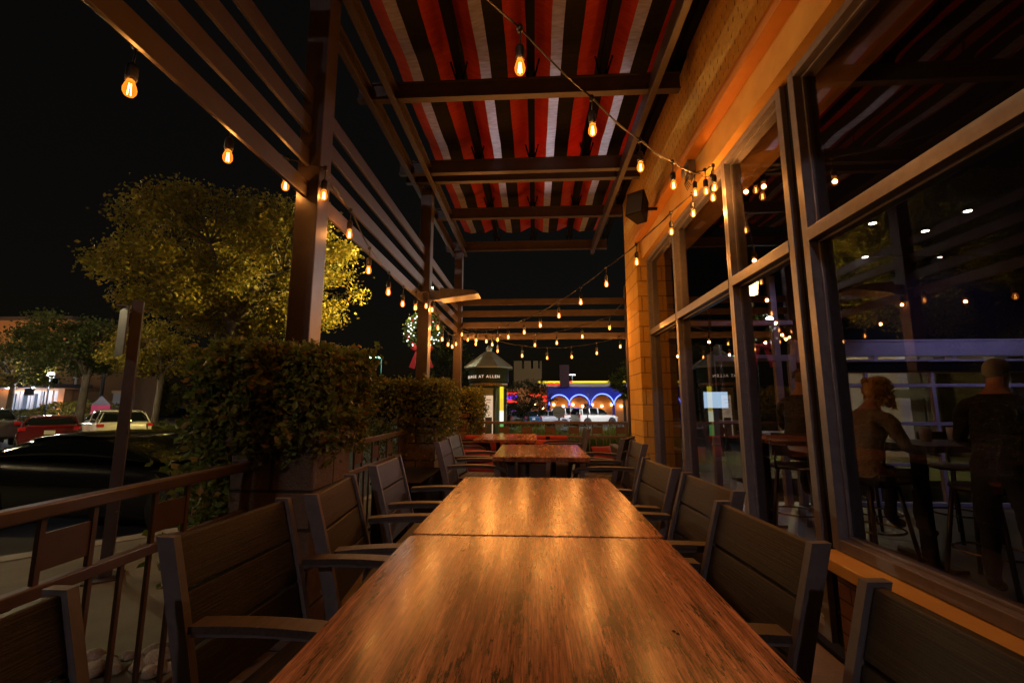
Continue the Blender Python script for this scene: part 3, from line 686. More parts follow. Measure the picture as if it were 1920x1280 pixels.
def frame(y0, y1, zb, zt, w0, w1, name='window'):
    b = MB(); b.box((FX0,y0,zb),(FX1,y0+w0,zt)); b.box((FX0,y1-w1,zb),(FX1,y1,zt)); y0 += w0; y1 -= w1; w_ = 0
    b.box((FX0+.002,y0+w_,zb),(FX1,y1-w_,zb+.055)); b.box((FX0+.002,y0+w_,zt-.045),(FX1,y1-w_,zt)); b.box((FX0-.008,y0+w_*.0+.0,2.07),(FX1,y1,2.16)) if 0 else b.box((FX0-.004,y0+w_,2.075),(FX1,y1-w_,2.145))
    # thin stop bead
    for z0, z1 in ((zb+.055,2.075),(2.145,zt-.045)):
        b.box((FX0+.045,y0+w_,z0),(FX0+.078,y0+w_+.014,z1)); b.box((FX0+.045,y1-w_-.014,z0),(FX0+.078,y1-w_,z1))
        b.box((FX0+.045,y0+w_+.014,z0),(FX0+.078,y1-w_-.014,z0+.014)); b.box((FX0+.045,y0+w_+.014,z1-.014),(FX0+.078,y1-w_-.014,z1))
    fr = bpart(b, name, 'frame', .002); G0 = FX0-.015
    for z0, z1 in ((zb+.069,2.061),(2.159,zt-.059)):
        p = MB().add([(FX0+.06,y0+w_+.014,z0),(FX0+.06,y1-w_-.014,z0),(FX0+.06,y1-w_-.014,z1),(FX0+.06,y0+w_+.014,z1)], [(0,1,2,3)])
        o = p.build('pane', 'glass', fr)
    return fr
ZT = 3.09
frame(4.505, 5.585, .03, ZT, .028, .045); frame(3.25, 4.503, .03, ZT, .03, .028); frame(2.44, 3.248, .03, ZT, .05, .03)
frame(.62, 2.36, .505, ZT, .03, .05); frame(-1.2, .618, .505, ZT, .05, .03)
bpart(MB().box((FX0+.03,2.362,.03),(FX1+.02,2.438,ZT)), 'corner_mullion', 'dark')
b = MB(); b.box((1.59,-3,-.12),(9,6.3,-.10)); tag(b.build('interior_floor', mottled('interior_floor', (.045,.04,.035), (.10,.09,.08), .8, .35, .1, .004)), kind='structure')
bpart(MB().box((1.62,-3,3.30),(9,6.3,3.34)), 'interior_ceiling', mat('ceiling_black', (.015,.013,.015), .8))
bpart(MB().box((8.9,-3,-.1),(9.05,6.3,5)), 'end_wall', mat('interior_wall', (.035,.02,.02), .8)); bpart(MB().box((1.9,-3.1,-.1),(9.05,-3,5)), 'back_wall', M['dark'])
# ---- glazed far side of the dining room (overhead doors under a pale slotted beam)
M['lav'] = mottled('pale_beam', (.42,.40,.46), (.50,.48,.54), 4, .55, .05, .003)
YF = 6.12
def P(x, y, Y=YF): return aY(x, y, Y)
zb_, zt_ = P(1700,689).z, P(1700,646).z
MBx = MB(); x0 = P(1492,650).x
MBx.box((x0,YF,zb_+.16),(8.9,YF+.14,zt_+.04)); MBx.box((x0,YF-.03,zb_+.08),(8.9,YF+.12,zb_+.11)); MBx.box((x0-.02,YF-.01,zt_+.041),(8.9,YF+.15,zt_+.07))
xx = x0
while xx < 8.9: MBx.box((xx,YF+.005,zb_+.11),(xx+.05,YF+.12,zb_+.16)); xx += 1.02
bpart(MBx, 'header_beam', 'lav', .004)
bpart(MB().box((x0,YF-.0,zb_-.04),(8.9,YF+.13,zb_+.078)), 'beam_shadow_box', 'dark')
bpart(MB().box((1.80,YF+.16,zt_+.04),(8.9,YF+.18,3.34)), 'far_wall', 'dark')
def odoor(xa, xb, name='overhead_door'):
    zs = [-.08, .42, .95, P(1700,722).z, zb_-.045]; b = MB(); w_ = .045
    for z in zs: b.box((xa,YF+.03,z-w_/2),(xb,YF+.08,z+w_/2))
    n_ = max(1, round((xb-xa)/1.0))
    for k in range(n_+1):
        x = xa+(xb-xa)*k/n_; b.box((x-w_/2,YF+.028,-.08),(x+w_/2,YF+.082,zb_-.04))
    o = bpart(b, name, 'lav', .002)
    MB().add([(xa,YF+.055,-.08),(xb,YF+.055,-.08),(xb,YF+.055,zb_-.04),(xa,YF+.055,zb_-.04)], [(0,1,2,3)]).build('pane', 'glass', o)
odoor(x0+.05, 6.2); odoor(6.3, 8.85)
# glass entrance door, left of the overhead doors
xa, xb = P(1412,800).x, P(1500,800).x; b = MB()
xl = P(1345,800).x; zh = P(1420,672).z
b.box((xl,YF+.02,zh-.03),(xb,YF+.10,zh+.05)); 
for x in (xl, xa, xb): b.box((x-.04,YF+.018,-.1),(x+.04,YF+.102,zh+.06))
b.box((1.80,YF+.02,-.1),(xl-.04,YF+.1,.12)); b.box((1.80,YF+.02,2.3),(x0,YF+.1,2.36)); b.box((P(1462,700).x-.03,YF+.019,-.1),(P(1462,700).x+.05,YF+.101,3.0))
b.box((xl+.04,YF+.03,.95),(xa-.04,YF+.09,.99)); b.box((xl+.3,YF-.02,zh+.0),(xl+.75,YF+.0,zh+.05))
dr = bpart(b, 'entrance_door', 'lav', .003)
MB().add([(1.82,YF+.06,.0),(x0,YF+.06,.0),(x0,YF+.06,2.9),(1.82,YF+.06,2.9)], [(0,1,2,3)]).build('pane', 'glass', dr)
# loudspeaker and its box on the wall
e = empty('wall_speaker', (1.35,4.62,2.9), 0, 'black angular loudspeaker bracketed to the buff wall', 'loudspeaker')
sp_ = plane_hit(1197,392,(1.15,4),(1.15,6)); e.location = (1.35, sp_.y, sp_.z)
MB().tube([(0,0,0),(-.12,0,0)], .018, 8).build('bracket', 'dark', e)
b = MB(); X = Matrix.Translation((-.20,-.02,0)) @ Matrix.Rotation(R(-38),4,'Z') @ Matrix.Rotation(R(-16),4,'X')
vs = [(-.10,-.11,-.15),(.10,-.11,-.15),(.06,.11,-.13),(-.06,.11,-.13),(-.10,-.11,.15),(.10,-.11,.15),(.06,.11,.13),(-.06,.11,.13)]
b.add([X@Vector(v) for v in vs], [(0,3,2,1),(4,5,6,7),(0,1,5,4),(1,2,6,5),(2,3,7,6),(3,0,4,7)]); b.build('cabinet', 'dark', e, .012)
b = MB(); b.box((-.088,-.118,-.137),(.088,-.111,.137), 0, X); b.build('grille', mat('speaker_grille', (.03,.03,.034), .6), e, .003)
e = empty('junction_box', (1.38,3.62,3.16), 0, 'small grey outdoor socket box where the string light cables meet', 'box')
MB().box((-.05,-.05,0),(.02,.05,.14)).build('box_body', 'alu', e, .006); b = MB()
for k in range(4): b.tube([(-.04,-.03+.02*k,0),(-.06,-.04+.02*k,-.05),(-.03,-.05+.03*k,-.10)], .004, 6)
b.build('cable', 'cable', e); MB().lathe([(.05,-.02),(.045,0),(.01,.01)], (-.055,0,.05), 12, axis='x').build('cover', 'frame', e)
e = empty('wall_sensor', (1.345,6.0,2.9), 0, 'little grey box fixed high on the end of the wall below the canopy', 'box'); e.location = (1.35, 6.1, plane_hit(1160,367,(1.3,5),(1.3,7)).z)
MB().box((-.14,-.05,-.09),(-.0,.05,.09)).build('box_body', 'alu', e, .006); MB().box((-.13,-.056,-.07),(-.02,-.0505,.07)).build('cover', 'frame', e)
# ---------------------------------------------------------------- interior furniture
M['stoolw'] = mat('dark_stool', (.03,.022,.018), .35); M['brass'] = mat('foot_ring', (.35,.30,.18), .25, .9)
def bar_table(x, y, label, L=1.5, W=.7, h=.98):
    e = empty('bar_table', (x,y,-.10), 0, label, 'bar table', 'high dining tables indoors')
    MB().box((-L/2,-W/2,h-.05),(L/2,W/2,h)).build('tabletop', 'stoolw', e, .006)
    for s_ in (-1,1):
        b = MB(); b.box((s_*L*.36-.04,-.04,.03),(s_*L*.36+.04,.04,h-.051)); b.box((s_*L*.36-.05,-W*.4,0),(s_*L*.36+.05,W*.4,.029)); b.build('leg', 'black', e, .004)
def stool():
    e = empty('bar_stool', (0,0,0), 0, 'x', 'bar stool', 'bar stools indoors')
    b = MB(); b.lathe([(.15,.66),(.19,.67),(.20,.695),(.17,.71)], n=20); b.build('seat', 'stoolw', e)
    for s_ in ((-1,-1),(1,-1),(1,1),(-1,1)): MB().tube([(s_[0]*.20,s_[1]*.20,0),(s_[0]*.13,s_[1]*.13,.665)], .016, 8).build('leg', 'stoolw', e)
    b = MB(); ring = [(.215*math.cos(a*math.pi/12), .215*math.sin(a*math.pi/12), .24) for a in range(25)]; b.tube(ring, .009, 6, caps=False); b.build('foot_ring', 'brass', e)
    b = MB(); b.box((-.16,.155,.80),(.16,.175,1.02)); b.tube([(-.14,.15,.67),(-.14,.17,.84)], .011, 6); b.tube([(.14,.15,.67),(.14,.17,.84)], .011, 6); b.build('backrest', 'stoolw', e)
    return e
bar_table(3.85, 4.05, 'high dark table between the three people behind the window')
bar_table(3.0, 5.3, 'high table near the glass entrance door, behind the seated man in a cap', 1.0)
st = stool()
spots = [(2.95,4.15,R(100),'bar stool under the seated blond person'), (3.35,3.55,R(200),'empty stool with a round foot ring left of the standing man'),
         (4.3,3.45,R(170),'empty stool just right of the standing man'), (2.62,4.72,R(150),'stool under the seated man in the cap'), (3.4,4.75,R(0),'empty stool on the far side of the high table'), (4.2,4.75,R(5),'second empty stool behind the high table, farther right'), (3.6,5.5,R(-80),'stool beside the table by the entrance door')]
for i, (x, y, rz, lab) in enumerate(spots):
    o = st if i == 0 else copy_tree(st); place(o, (x, y, -.10), rz, lab)
random.seed(3)
for i, (x, y) in enumerate(((3.45,4.1),(3.55,4.25),(3.75,4.2),(4.0,4.0))):
    e = MB().lathe([(.018,0),(.03,.002),(.033,.05),(.036,.12),(.034,.12),(.03,.05),(.016,.01)], (0,0,0), 14).build('drinking_glass', M.setdefault('drink', mat('drink_glass', (.5,.5,.55), .05, spec=1))); e.location = (x, y, .881)
    tag(e, 'small clear drinking glass standing on the high indoor table', 'glass', 'drinking glasses on the indoor table')
# ---------------------------------------------------------------- people
def person(name, joints, rad, edges, paint_fn, label, root=0):
    """one continuous skinned body; paint_fn(co) gives the material slot of a face"""
    me = bpy.data.meshes.new(name); me.from_pydata([tuple(j) for j in joints], edges, []); o = bpy.data.objects.new('person', me); C.objects.link(o)
    sk = o.modifiers.new('skin', 'SKIN'); sk.use_smooth_shade = True
    for i, v in enumerate(me.skin_vertices[0].data):
        r_ = rad[i]; v.radius = (r_, r_) if not isinstance(r_, tuple) else r_; v.use_root = (i == root)
    su = o.modifiers.new('sub', 'SUBSURF'); su.levels = 2; su.render_levels = 2
    dg = bpy.context.evaluated_depsgraph_get(); m2 = bpy.data.meshes.new_from_object(o.evaluated_get(dg)); o.modifiers.clear(); o.data = m2
    return o
M['hairb'] = leafmat('hair_strands', [(.45,.28,.11), (.60,.40,.18)], .2)
SK = mat('skin', (.42,.22,.15), .5); HR = mat('grey_hair', (.16,.13,.11), .6); HB = mat('blond_hair', (.50,.32,.13), .6)
def body(label, base, face, scale, pose, cols, head_tilt=0, stoop=.0):
    """face: yaw in radians; pose 'stand' or 'sit'; body built facing +Y then turned"""
    j = []; r = []; e = []
    def J(p, rr, par=None):
        j.append(Vector(p)); r.append(rr)
        if par is not None: e.append((par, len(j)-1))
        return len(j)-1
    hz = .93 if pose == 'stand' else .80
    pv = J((0,0,hz), (.155,.115)); ab = J((0,.01+stoop*.2,hz+.14), (.150,.115), pv); cst = J((0,stoop*.6,hz+.34), (.165,.120), ab)
    up = J((0,stoop,hz+.47), (.125,.085), cst); nk = J((0,stoop+.03,hz+.56), .055, up); hd = J((0,stoop+.07+head_tilt*.3,hz+.66), (.070,.082), nk); cr = J((0,stoop+.065+head_tilt*.4,hz+.745), (.066,.078), hd)
    for s_ in (-1,1):
        sh = J((s_*.19,stoop,hz+.44), .062, up)
        if pose == 'stand': el = J((s_*.25,stoop+.04,hz+.17), .046, sh); wr = J((s_*.20,stoop+.26,hz+.10), .030, el)
        else: el = J((s_*.23,stoop+.10,hz+.20), .044, sh); wr = J((s_*.12,stoop+.33,hz+.17), .028, el)
        pm = J((j[wr].x*.95, j[wr].y+.07, j[wr].z), (.030,.016), wr)
        for k in range(4):
            b_ = J((j[pm].x+(k-1.5)*.019, j[pm].y+.045, j[pm].z-.002), .0085, pm); t_ = J((j[b_].x, j[b_].y+.035-(k in (0,3))*.008, j[b_].z-.014), .0075, b_); J((j[t_].x, j[t_].y+.018, j[t_].z-.016), .006, t_)
        th = J((j[wr].x-s_*.034, j[wr].y+.045, j[wr].z+.004), .010, wr); J((j[th].x-s_*.012, j[th].y+.04, j[th].z-.006), .008, th)
        if pose == 'stand':
            hp = J((s_*.095,0,hz-.07), .095, pv); kn = J((s_*.11,.02,.50), .064, hp); an = J((s_*.12,-.02,.09), .042, kn); to = J((s_*.13,.15,.035), .036, an)
        else:
            hp = J((s_*.10,.04,hz-.04), .092, pv); kn = J((s_*.13,.42,hz-.03), .065, hp); an = J((s_*.13,.36,hz-.44), .042, kn); to = J((s_*.13,.50,hz-.50), .036, an)
    o = person(label, j, r, e, None, label)
    me = o.data
    for m_ in (SK, cols[0], cols[1], cols[2]): me.materials.append(m_)
    for p in me.polygons:
        c = p.center; mi = 1
        hands = abs(c.y-j[0].y) > stoop+.285 and c.z > hz+.02 and pose == 'stand' or (pose == 'sit' and c.y > stoop+.345 and c.z > hz+.10)
        if c.z > hz+.53: mi = 0
        elif hands: mi = 0
        elif c.z < hz-.02 or (pose == 'sit' and c.z < hz+.075 and c.y > .14): mi = 2
        if (pose == 'stand' and c.z < .10) or (pose == 'sit' and c.z < hz-.42): mi = 3
        p.material_index = mi; p.use_smooth = True
    hx, hy, h0 = 0, j[cr].y, hz+.70
    # face: nose, brow, ears pulled out of the same skin
    for v in me.vertices:
        d = v.co-Vector((0, hy, h0))
        if d.length < .13:
            if d.y > .05 and abs(d.x) < .016 and -.035 < d.z < .0: v.co.y += .020
            if d.y > .05 and abs(abs(d.x)-.03) < .014 and 0 < d.z < .016: v.co.y -= .008
            if d.y > .05 and abs(d.x) < .03 and -.055 < d.z < -.045: v.co.y -= .004
            if abs(d.x) > .062 and abs(d.y) < .022 and abs(d.z) < .03: v.co.x += math.copysign(.014, d.x)
    import mathutils.noise as mn
    for v in me.vertices:
        if v.co.z < hz+.50 and not (pose == 'stand' and v.co.y > stoop+.27):
            q = v.co*11+Vector((face*3,0,0)); v.co += v.normal*(.013*mn.noise(q)+.010*abs(mn.noise(Vector((v.co.x*7, v.co.y*7, v.co.z*22)))))
    o.location = base; o.rotation_euler = (0,0,face); o.scale = (scale,)*3
    tag(o, label, 'person'); return o, Vector((0, hy, h0))
def hair(o, c, m, k=(1,1,1), cover=.2, name='hair'):
    b = MB(); b.sphere((0,0,0), .098, 18, 14); ph = random.random()*6
    keep = []
    for i, v in enumerate(b.v):
        x, y, z = v; q = 1+.035*math.sin(26*x+ph)*math.sin(21*y)
        if y > .0 and z < .045: q *= .78
        if z < -.02 and y > -.03: q *= .7
        b.v[i] = (x*.83*k[0]*q+c.x, (y*.98-.010)*k[1]*q+c.y, z*k[2]*q+c.z+.018)
    return b.build(name, m, o)
navy = mottled('navy_jumper', (.008,.009,.012), (.014,.015,.02), 5, .9, .9, .05, bscale=9); jean = mottled('dark_jeans', (.012,.014,.022), (.022,.026,.038), 30, .85, .3, .004); shoe = mat('dark_shoe', (.01,.01,.01), .5)
khaki = mottled('khaki_shirt', (.17,.13,.08), (.23,.18,.12), 5, .9, .9, .05, bscale=9); dkp = mat('dark_trousers', (.02,.018,.018), .9); jack = mat('dark_jacket', (.012,.012,.016), .6)
random.seed(2)
p1 = aY(1858, 760, 3.3)
o, hc = body('standing man in dark jumper and jeans, short grey hair, turned to the right', (p1.x, 3.3, -.10), R(-62), .945, 'stand', (navy, jean, shoe), .1, .10)
hair(o, hc, HR, (1.0,1.0,.96))
b = MB(); b.lathe([(.072,-.02),(.066,.012),(.060,.02)], (0, hc.y-.055, hc.z-.135), 16); b.build('shirt_collar', mat('yellow_collar', (.55,.45,.22), .8), o)
p2 = aY(1608, 760, 3.95)
o, hc = body('blond person in khaki seated at the high table, leaning to the right', (p2.x, 3.98, -.14), R(-80), .98, 'sit', (khaki, dkp, shoe), .2, .12)
hair(o, hc, HB, (1.22,1.25,1.12)); pts = []
for i in range(900):
    a = random.uniform(0, 6.28); zz = random.uniform(-.15,.10); rr = .088+.02*random.random()
    if math.sin(a) < .45: pts.append((rr*math.cos(a), hc.y-.01+rr*math.sin(a), hc.z+zz))
leaves('hair_ends', pts, .05, 'hairb', o)
b = MB(); b.sphere((0, hc.y-.09, hc.z-.03), .05, 12, 9); b.build('hair_bun', HB, o)
p3 = aY(1493, 700, 4.6)
o, hc = body('seated man in dark jacket and pale fronted cap, back to the window', (p3.x, 4.62, -.03), R(-50), 1.0, 'sit', (jack, dkp, shoe), .1, .08)
hair(o, hc, HR, (.98,.98,.9))
b = MB(); b.lathe([(.093,.01),(.095,.035),(.082,.08),(.045,.108),(.004,.115)], (0, hc.y-.004, hc.z), 18); cp = b.build('baseball_cap', mat('cap_black', (.02,.015,.015), .8), o)
b = MB(); b.prism([(-.07,.06),(.07,.06),(.06,.14),(.03,.165),(-.03,.165),(-.06,.14)], lambda a, c_, d: (a, c_+hc.y, d+hc.z), .008, .016); b.build('brim', mat('cap_tan', (.45,.30,.15), .8), cp)

# ---------------------------------------------------------------- things outside the fence
# round information kiosk
kc = aY(916, 760, 10.0); kz = -.25; K = empty('information_kiosk', (kc.x, 10.0, kz), R(2), 'dark green eight sided directory kiosk with a metal pointed roof and white lettering', 'kiosk')
M['kgreen'] = mat('kiosk_green', (.018,.035,.030), .4); M['kroof'] = mottled('zinc_roof', (.24,.34,.48), (.30,.42,.58), 6, .45, .1, .004, metal=.4); M['kpanel'] = mat('map_board', (.16,.20,.13), .6)
def kzz(y): return aY(916, y, 9.55).z-kz
b = MB(); b.lathe([(.44,0),(.44,.12),(.40,.14),(.40,kzz(727)),(.43,kzz(722)),(.43,kzz(716))], n=8, smooth=False, a0=R(22.5)); b.build('kiosk_body', 'kgreen', K)
b = MB(); b.lathe([(.45,kzz(716)),(.46,kzz(714)),(.46,kzz(690)),(.475,kzz(689))], n=40); b.build('sign_drum', 'kgreen', K)
b = MB(); b.lathe([(.58,kzz(689)),(.585,kzz(687)),(.10,kzz(657)),(.075,kzz(655)),(.075,kzz(648)),(.02,kzz(643))], n=8, smooth=False, a0=R(22.5))
for k in range(8):
    a = R(22.5+45*k); b.bar((.59*math.cos(a), .59*math.sin(a), kzz(687)+.006), (.09*math.cos(a), .09*math.sin(a), kzz(656)+.006), .02, .016)
b.build('kiosk_roof', 'kroof', K)
for k in range(8):
    a = R(22.5+45*k); MB().lathe([(.035,.12),(.035,kzz(727))], (.42*math.cos(a), .42*math.sin(a), 0), 10).build('corner_post', 'kgreen', K)
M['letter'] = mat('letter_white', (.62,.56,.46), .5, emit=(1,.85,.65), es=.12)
txt = 'THE VILLAGE AT ALLEN'; step = R(9.6); a_end = R(-90+36)
wd = {'I': .5, ' ': .62, 'L': .85, 'E': .85, 'T': .9, 'V': 1.05, 'A': 1.1, 'G': 1.15, 'N': 1.15, 'H': 1.1}
ang = a_end
for chh in reversed(txt):
    w_ = wd[chh]*R(8.3); ang -= w_/2
    if chh != ' ':
        cu = bpy.data.curves.new('letter', 'FONT'); cu.body = chh; cu.size = .088; cu.align_x = 'CENTER'; cu.extrude = .004; cu.offset = .0006; cu.materials.append(M['letter'])
        lt_ = bpy.data.objects.new('letter', cu); C.objects.link(lt_); me_ = bpy.data.meshes.new_from_object(lt_.evaluated_get(bpy.context.evaluated_depsgraph_get())); bpy.data.objects.remove(lt_); l = bpy.data.objects.new('letter', me_); C.objects.link(l); l.parent = K; l.location = (.468*math.cos(ang), .468*math.sin(ang), kzz(708)); l.rotation_euler = (R(90), 0, ang+R(90))
    ang -= w_/2
M['gold'] = mottled('scroll_band', (.03,.03,.02), (.28,.20,.08), 30, .5, .2, .003)
b = MB(); b.lathe([(.434,kzz(723.5)),(.437,kzz(721)),(.434,kzz(717.5))], n=40); b.build('scroll_band', 'gold', K)
fy = -.40*math.cos(R(22.5))-.012
b = MB(); b.box((-.145,fy-.012,.35),(.145,fy,kzz(729))); b.box((-.155,fy-.03,kzz(729)),(.155,fy,kzz(727))); bo = b.build('map_board', 'kpanel', K)
bo.rotation_euler = (0,0,0)
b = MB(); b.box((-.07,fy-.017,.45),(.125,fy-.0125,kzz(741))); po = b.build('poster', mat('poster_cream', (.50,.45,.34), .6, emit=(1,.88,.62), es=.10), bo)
b = MB(); b.box((-.03,fy-.0195,kzz(750)),(.08,fy-.0175,kzz(748)), 0); b.box((-.02,fy-.0195,kzz(755)),(.07,fy-.0175,kzz(753.5)))
for k in range(6): b.box((-.03,fy-.0195,kzz(760+k*3)),(.03+.03*(k%3),fy-.0175,kzz(759.3+k*3)), 1)
b.box((-.045,fy-.0195,.55),(.105,fy-.0175,kzz(782)), 2); b.build('print', [mat('faint_red', (.35,.16,.10), .6), mat('grey_ink', (.22,.2,.17), .6), mat('ink_blue', (.05,.07,.10), .6)], po)
# lit panel on the side face
th_ = R(-45); cx, cy = .405*math.cos(R(22.5))*math.cos(th_), .405*math.cos(R(22.5))*math.sin(th_)
X = Matrix.Translation((cx, cy, 0)) @ Matrix.Rotation(th_+R(90), 4, 'Z')
b = MB(); zt = kzz(724); zb0 = .25
cols_ = [('lit_yellow', (1,.80,.03), .22), ('lit_gold', (1,.70,.06), .20), ('lit_pale', (.9,1,.70), .30), ('lit_green', (.2,.6,.15), .14), ('lit_white', (.8,1,.8), .35), ('lit_lime', (.5,.85,.15), .2)]
for i in range(6): b.box((.0,-.022,zt+(zb0-zt)*i/6),(.10,-.004,zt+(zb0-zt)*(i+1)/6), i)
b.v = [tuple(X@Vector(v)) for v in b.v]; b.build('backlit_panel', [emis(*c) for c in cols_], K)
# sign post seen from behind, at the kerb
sp = aZ(196, 1083, -.012); S = empty('sign_post', sp, 0, 'tall square steel sign post on a bolted base plate outside the fence', 'sign post')
MB().box((-.034,-.034,.012),(.034,.034,aY(270,562,sp.y).z)).build('post', 'steel', S, .004)
b = MB(); b.box((-.11,-.11,.0),(.11,.11,.012)); 
for a in (-1,1):
    for c_ in (-1,1): b.lathe([(.014,.012),(.014,.04),(.006,.055)], (a*.08,c_*.08,0), 8)
b.build('base_plate', 'steel', S, .003)
o = MB().box((-.006,-.15,1.58),(.006,.15,1.95)).build('sign_plate', 'steel', S, .004); o.location = (-.075,0,0); o.rotation_euler = (0,0,R(16))
S.rotation_euler = (0,0,R(38))
b = MB(); b.box((-.068,-.015,1.66),(-.036,.015,1.69)); b.build('bracket', 'steel', S); MB().box((-.068,-.015,1.8),(-.036,.015,1.83)).build('bracket', 'steel', S)
b = MB(); ring = [(.03, .035*math.cos(a*math.pi/8), 1.02+.035*math.sin(a*math.pi/8)) for a in range(17)]; b.tube(ring, .006, 6); b.build('lock_ring', 'black', S)
MB().box((-.12,-.05,1.953),(-.036,.05,1.962)).build('cap', 'frame', S)  # pale strip added as the lamplit top edge, highlight put into its colour

# ---- cars
def wheel(parent, x, y, r, w=.21, side=1, spokes=5, rimr=None):
    e = MB().lathe([(r*.7,-w/2),(r*.97,-w/2),(r,-w*.35),(r,w*.35),(r*.97,w/2),(r*.7,w/2)], (0,0,0), 26, axis='y').build('wheel', 'rubber', parent); e.location = (x, y, r)
    rr = rimr or r*.68; b = MB(); yy = side*(w/2+.006); rg = [(rr*math.cos(a*math.pi/14), yy-side*.004, rr*math.sin(a*math.pi/14)) for a in range(29)]; b.tube(rg, .011, 6, caps=False)
    for k in range(spokes):
        a = 2*math.pi*k/spokes+.3; b.bar((0,yy-side*.03,0), (rr*math.cos(a), yy-side*.008, rr*math.sin(a)), .05 if spokes > 5 else .045, .015, up=(0,1,0))
    b.lathe([(.045,yy-.012),(.045,yy+.004)], (0,0,0), 12, axis='y'); b.build('rim', 'rim', e)
    MB().lathe([(rr*.98,side*(w/2-.06)),(rr*.3,side*(w/2-.062))], (0,0,0), 20, axis='y').build('brake_disc', 'black', e)
    return e
def car(label, loc, rz, pm, body_st, cab_st, hw, wheels, wr, cat='car', rear=True, group=None, detail=True, spokes=5, roofmat=None):
    """stations run from the nose (+x) to the tail (-x); cab stations (x, roof z, half width of the roof)"""
    e = empty('parked_car', loc, rz, label, cat, group)
    def loft(secs, name, m_, par, smooth=True, cap=True):
        n = len(secs[0]); vs = [p for s_ in secs for p in s_]; fs = []
        for i in range(len(secs)-1):
            for k in range(n): fs.append((i*n+k, i*n+(k+1)%n, (i+1)*n+(k+1)%n, (i+1)*n+k))
        if cap: fs += [tuple(range(n-1,-1,-1)), tuple(range((len(secs)-1)*n, len(secs)*n))]
        b = MB().add(vs, fs, 0, False); o = b.build(name, m_, par, 0); 
        sb = o.modifiers.new('sub', 'SUBSURF'); sb.levels = 2; sb.render_levels = 2; 
        for p in o.data.polygons: p.use_smooth = True
        return o
    secs = []
    for x, zl, zt, k in body_st:
        w = hw*k; h = zt-zl
        prof = [(-w*.90,zl),(-w,zl+.16*h),(-w*1.0,zl+.62*h),(-w*.965,zt-.10*h),(-w*.84,zt),(-w*.4,zt+.012),(w*.4,zt+.012),(w*.84,zt),(w*.965,zt-.10*h),(w*1.0,zl+.62*h),(w,zl+.16*h),(w*.90,zl)]
        secs.append([(x, y, z) for y, z in prof])
    bo = loft(secs, 'body', pm, e)
    # cabin: dark glass sides under a painted roof
    zb = cab_st['zb']; secs = []; rs = []
    for x, zt, k in cab_st['st']:
        wb = hw*.86; wt = hw*k; zz = zb(x) if callable(zb) else zb
        secs.append([(x,-wb,zz-.04),(x,-wb+(wb-wt)*.5,(zz+zt)/2),(x,-wt,zt-.04),(x,-wt*.6,zt-.012),(x,wt*.6,zt-.012),(x,wt,zt-.04),(x,wb-(wb-wt)*.5,(zz+zt)/2),(x,wb,zz-.04)])
    loft(secs, 'side_glass', 'carglass', e)
    r0, r1 = cab_st['roof']; rr = [s_ for s_ in cab_st['st'] if r1-.02 <= s_[0] <= r0+.02]; secs = []
    for x, zt, k in rr: wt = hw*k+.012; secs.append([(x,-wt,zt-.055),(x,-wt,zt-.02),(x,-wt*.6,zt+.008),(x,wt*.6,zt+.008),(x,wt,zt-.02),(x,wt,zt-.055)])
    loft(secs, 'roof', roofmat or pm, e)
    for px_, ztp, kk, dx in cab_st.get('pil', []):
        for s_ in (-1,1): MB().bar((px_, s_*(hw*.86+.004), (zb(px_) if callable(zb) else zb)-.02), (px_+dx, s_*(hw*kk+.004), ztp-.03), cab_st.get('pw', .06), .03, up=(0,1,0)).build('pillar', pm, e)
    for x in wheels:
        for s_ in (-1,1):
            b = MB().lathe([(wr*1.17,-.012),(wr*1.17,.012)], (x, s_*(hw-.005), wr+.01), 22, axis='y'); b.build('wheel_arch', 'black', e)
            wheel(e, x, s_*(hw-.09), wr, side=s_, spokes=spokes)
    return e, bo
def extras(e, xt, hw, zt, zp, bump=None, nose=None, zh=.6, tl=(.20,.12)):
    for s_ in (-1,1):
        MB().box((xt-.03,s_*(hw*.93),zt-tl[1]/2),(xt+.10,s_*(hw*.93-tl[0]),zt+tl[1]/2)).build('tail_light', 'taillight', e, .02)
        if nose: MB().box((nose-.16,s_*(hw*.90),zh-.06),(nose+.0,s_*(hw*.58),zh+.05)).build('headlight', 'headlight', e, .03)
    MB().box((xt-.035,-.15,zp-.075),(xt-.01,.15,zp+.075)).build('number_plate', 'plate', e, .004)
    if bump: MB().box((xt-.04,-hw*.8,bump),(xt+.1,hw*.8,bump+.06)).build('bumper_trim', 'black', e, .01)
# black low coupe parked just outside the fence
gzc = -.36
car('black low coupe parked side on behind the front fence, street lights glinting on its bonnet', (-5.52, 6.05, gzc), R(-2), 'p_black',
    [(2.18,.30,.46,.62),(2.12,.22,.56,.80),(1.9,.16,.63,.92),(1.45,.14,.72,.99),(.9,.14,.79,1),(.4,.14,.83,1),(-.6,.14,.85,1),(-1.3,.14,.87,1),(-1.8,.16,.88,.97),(-2.1,.22,.84,.88),(-2.2,.30,.72,.78)],
    {'zb': .84, 'st': [(.95,.86,.80),(.55,1.0,.76),(.10,1.14,.70),(-.35,1.20,.68),(-.85,1.19,.67),(-1.3,1.09,.66),(-1.75,.93,.72)], 'roof': (.11,-1.31)}, .92, (1.36,-1.33), .335, 'car', spokes=5)
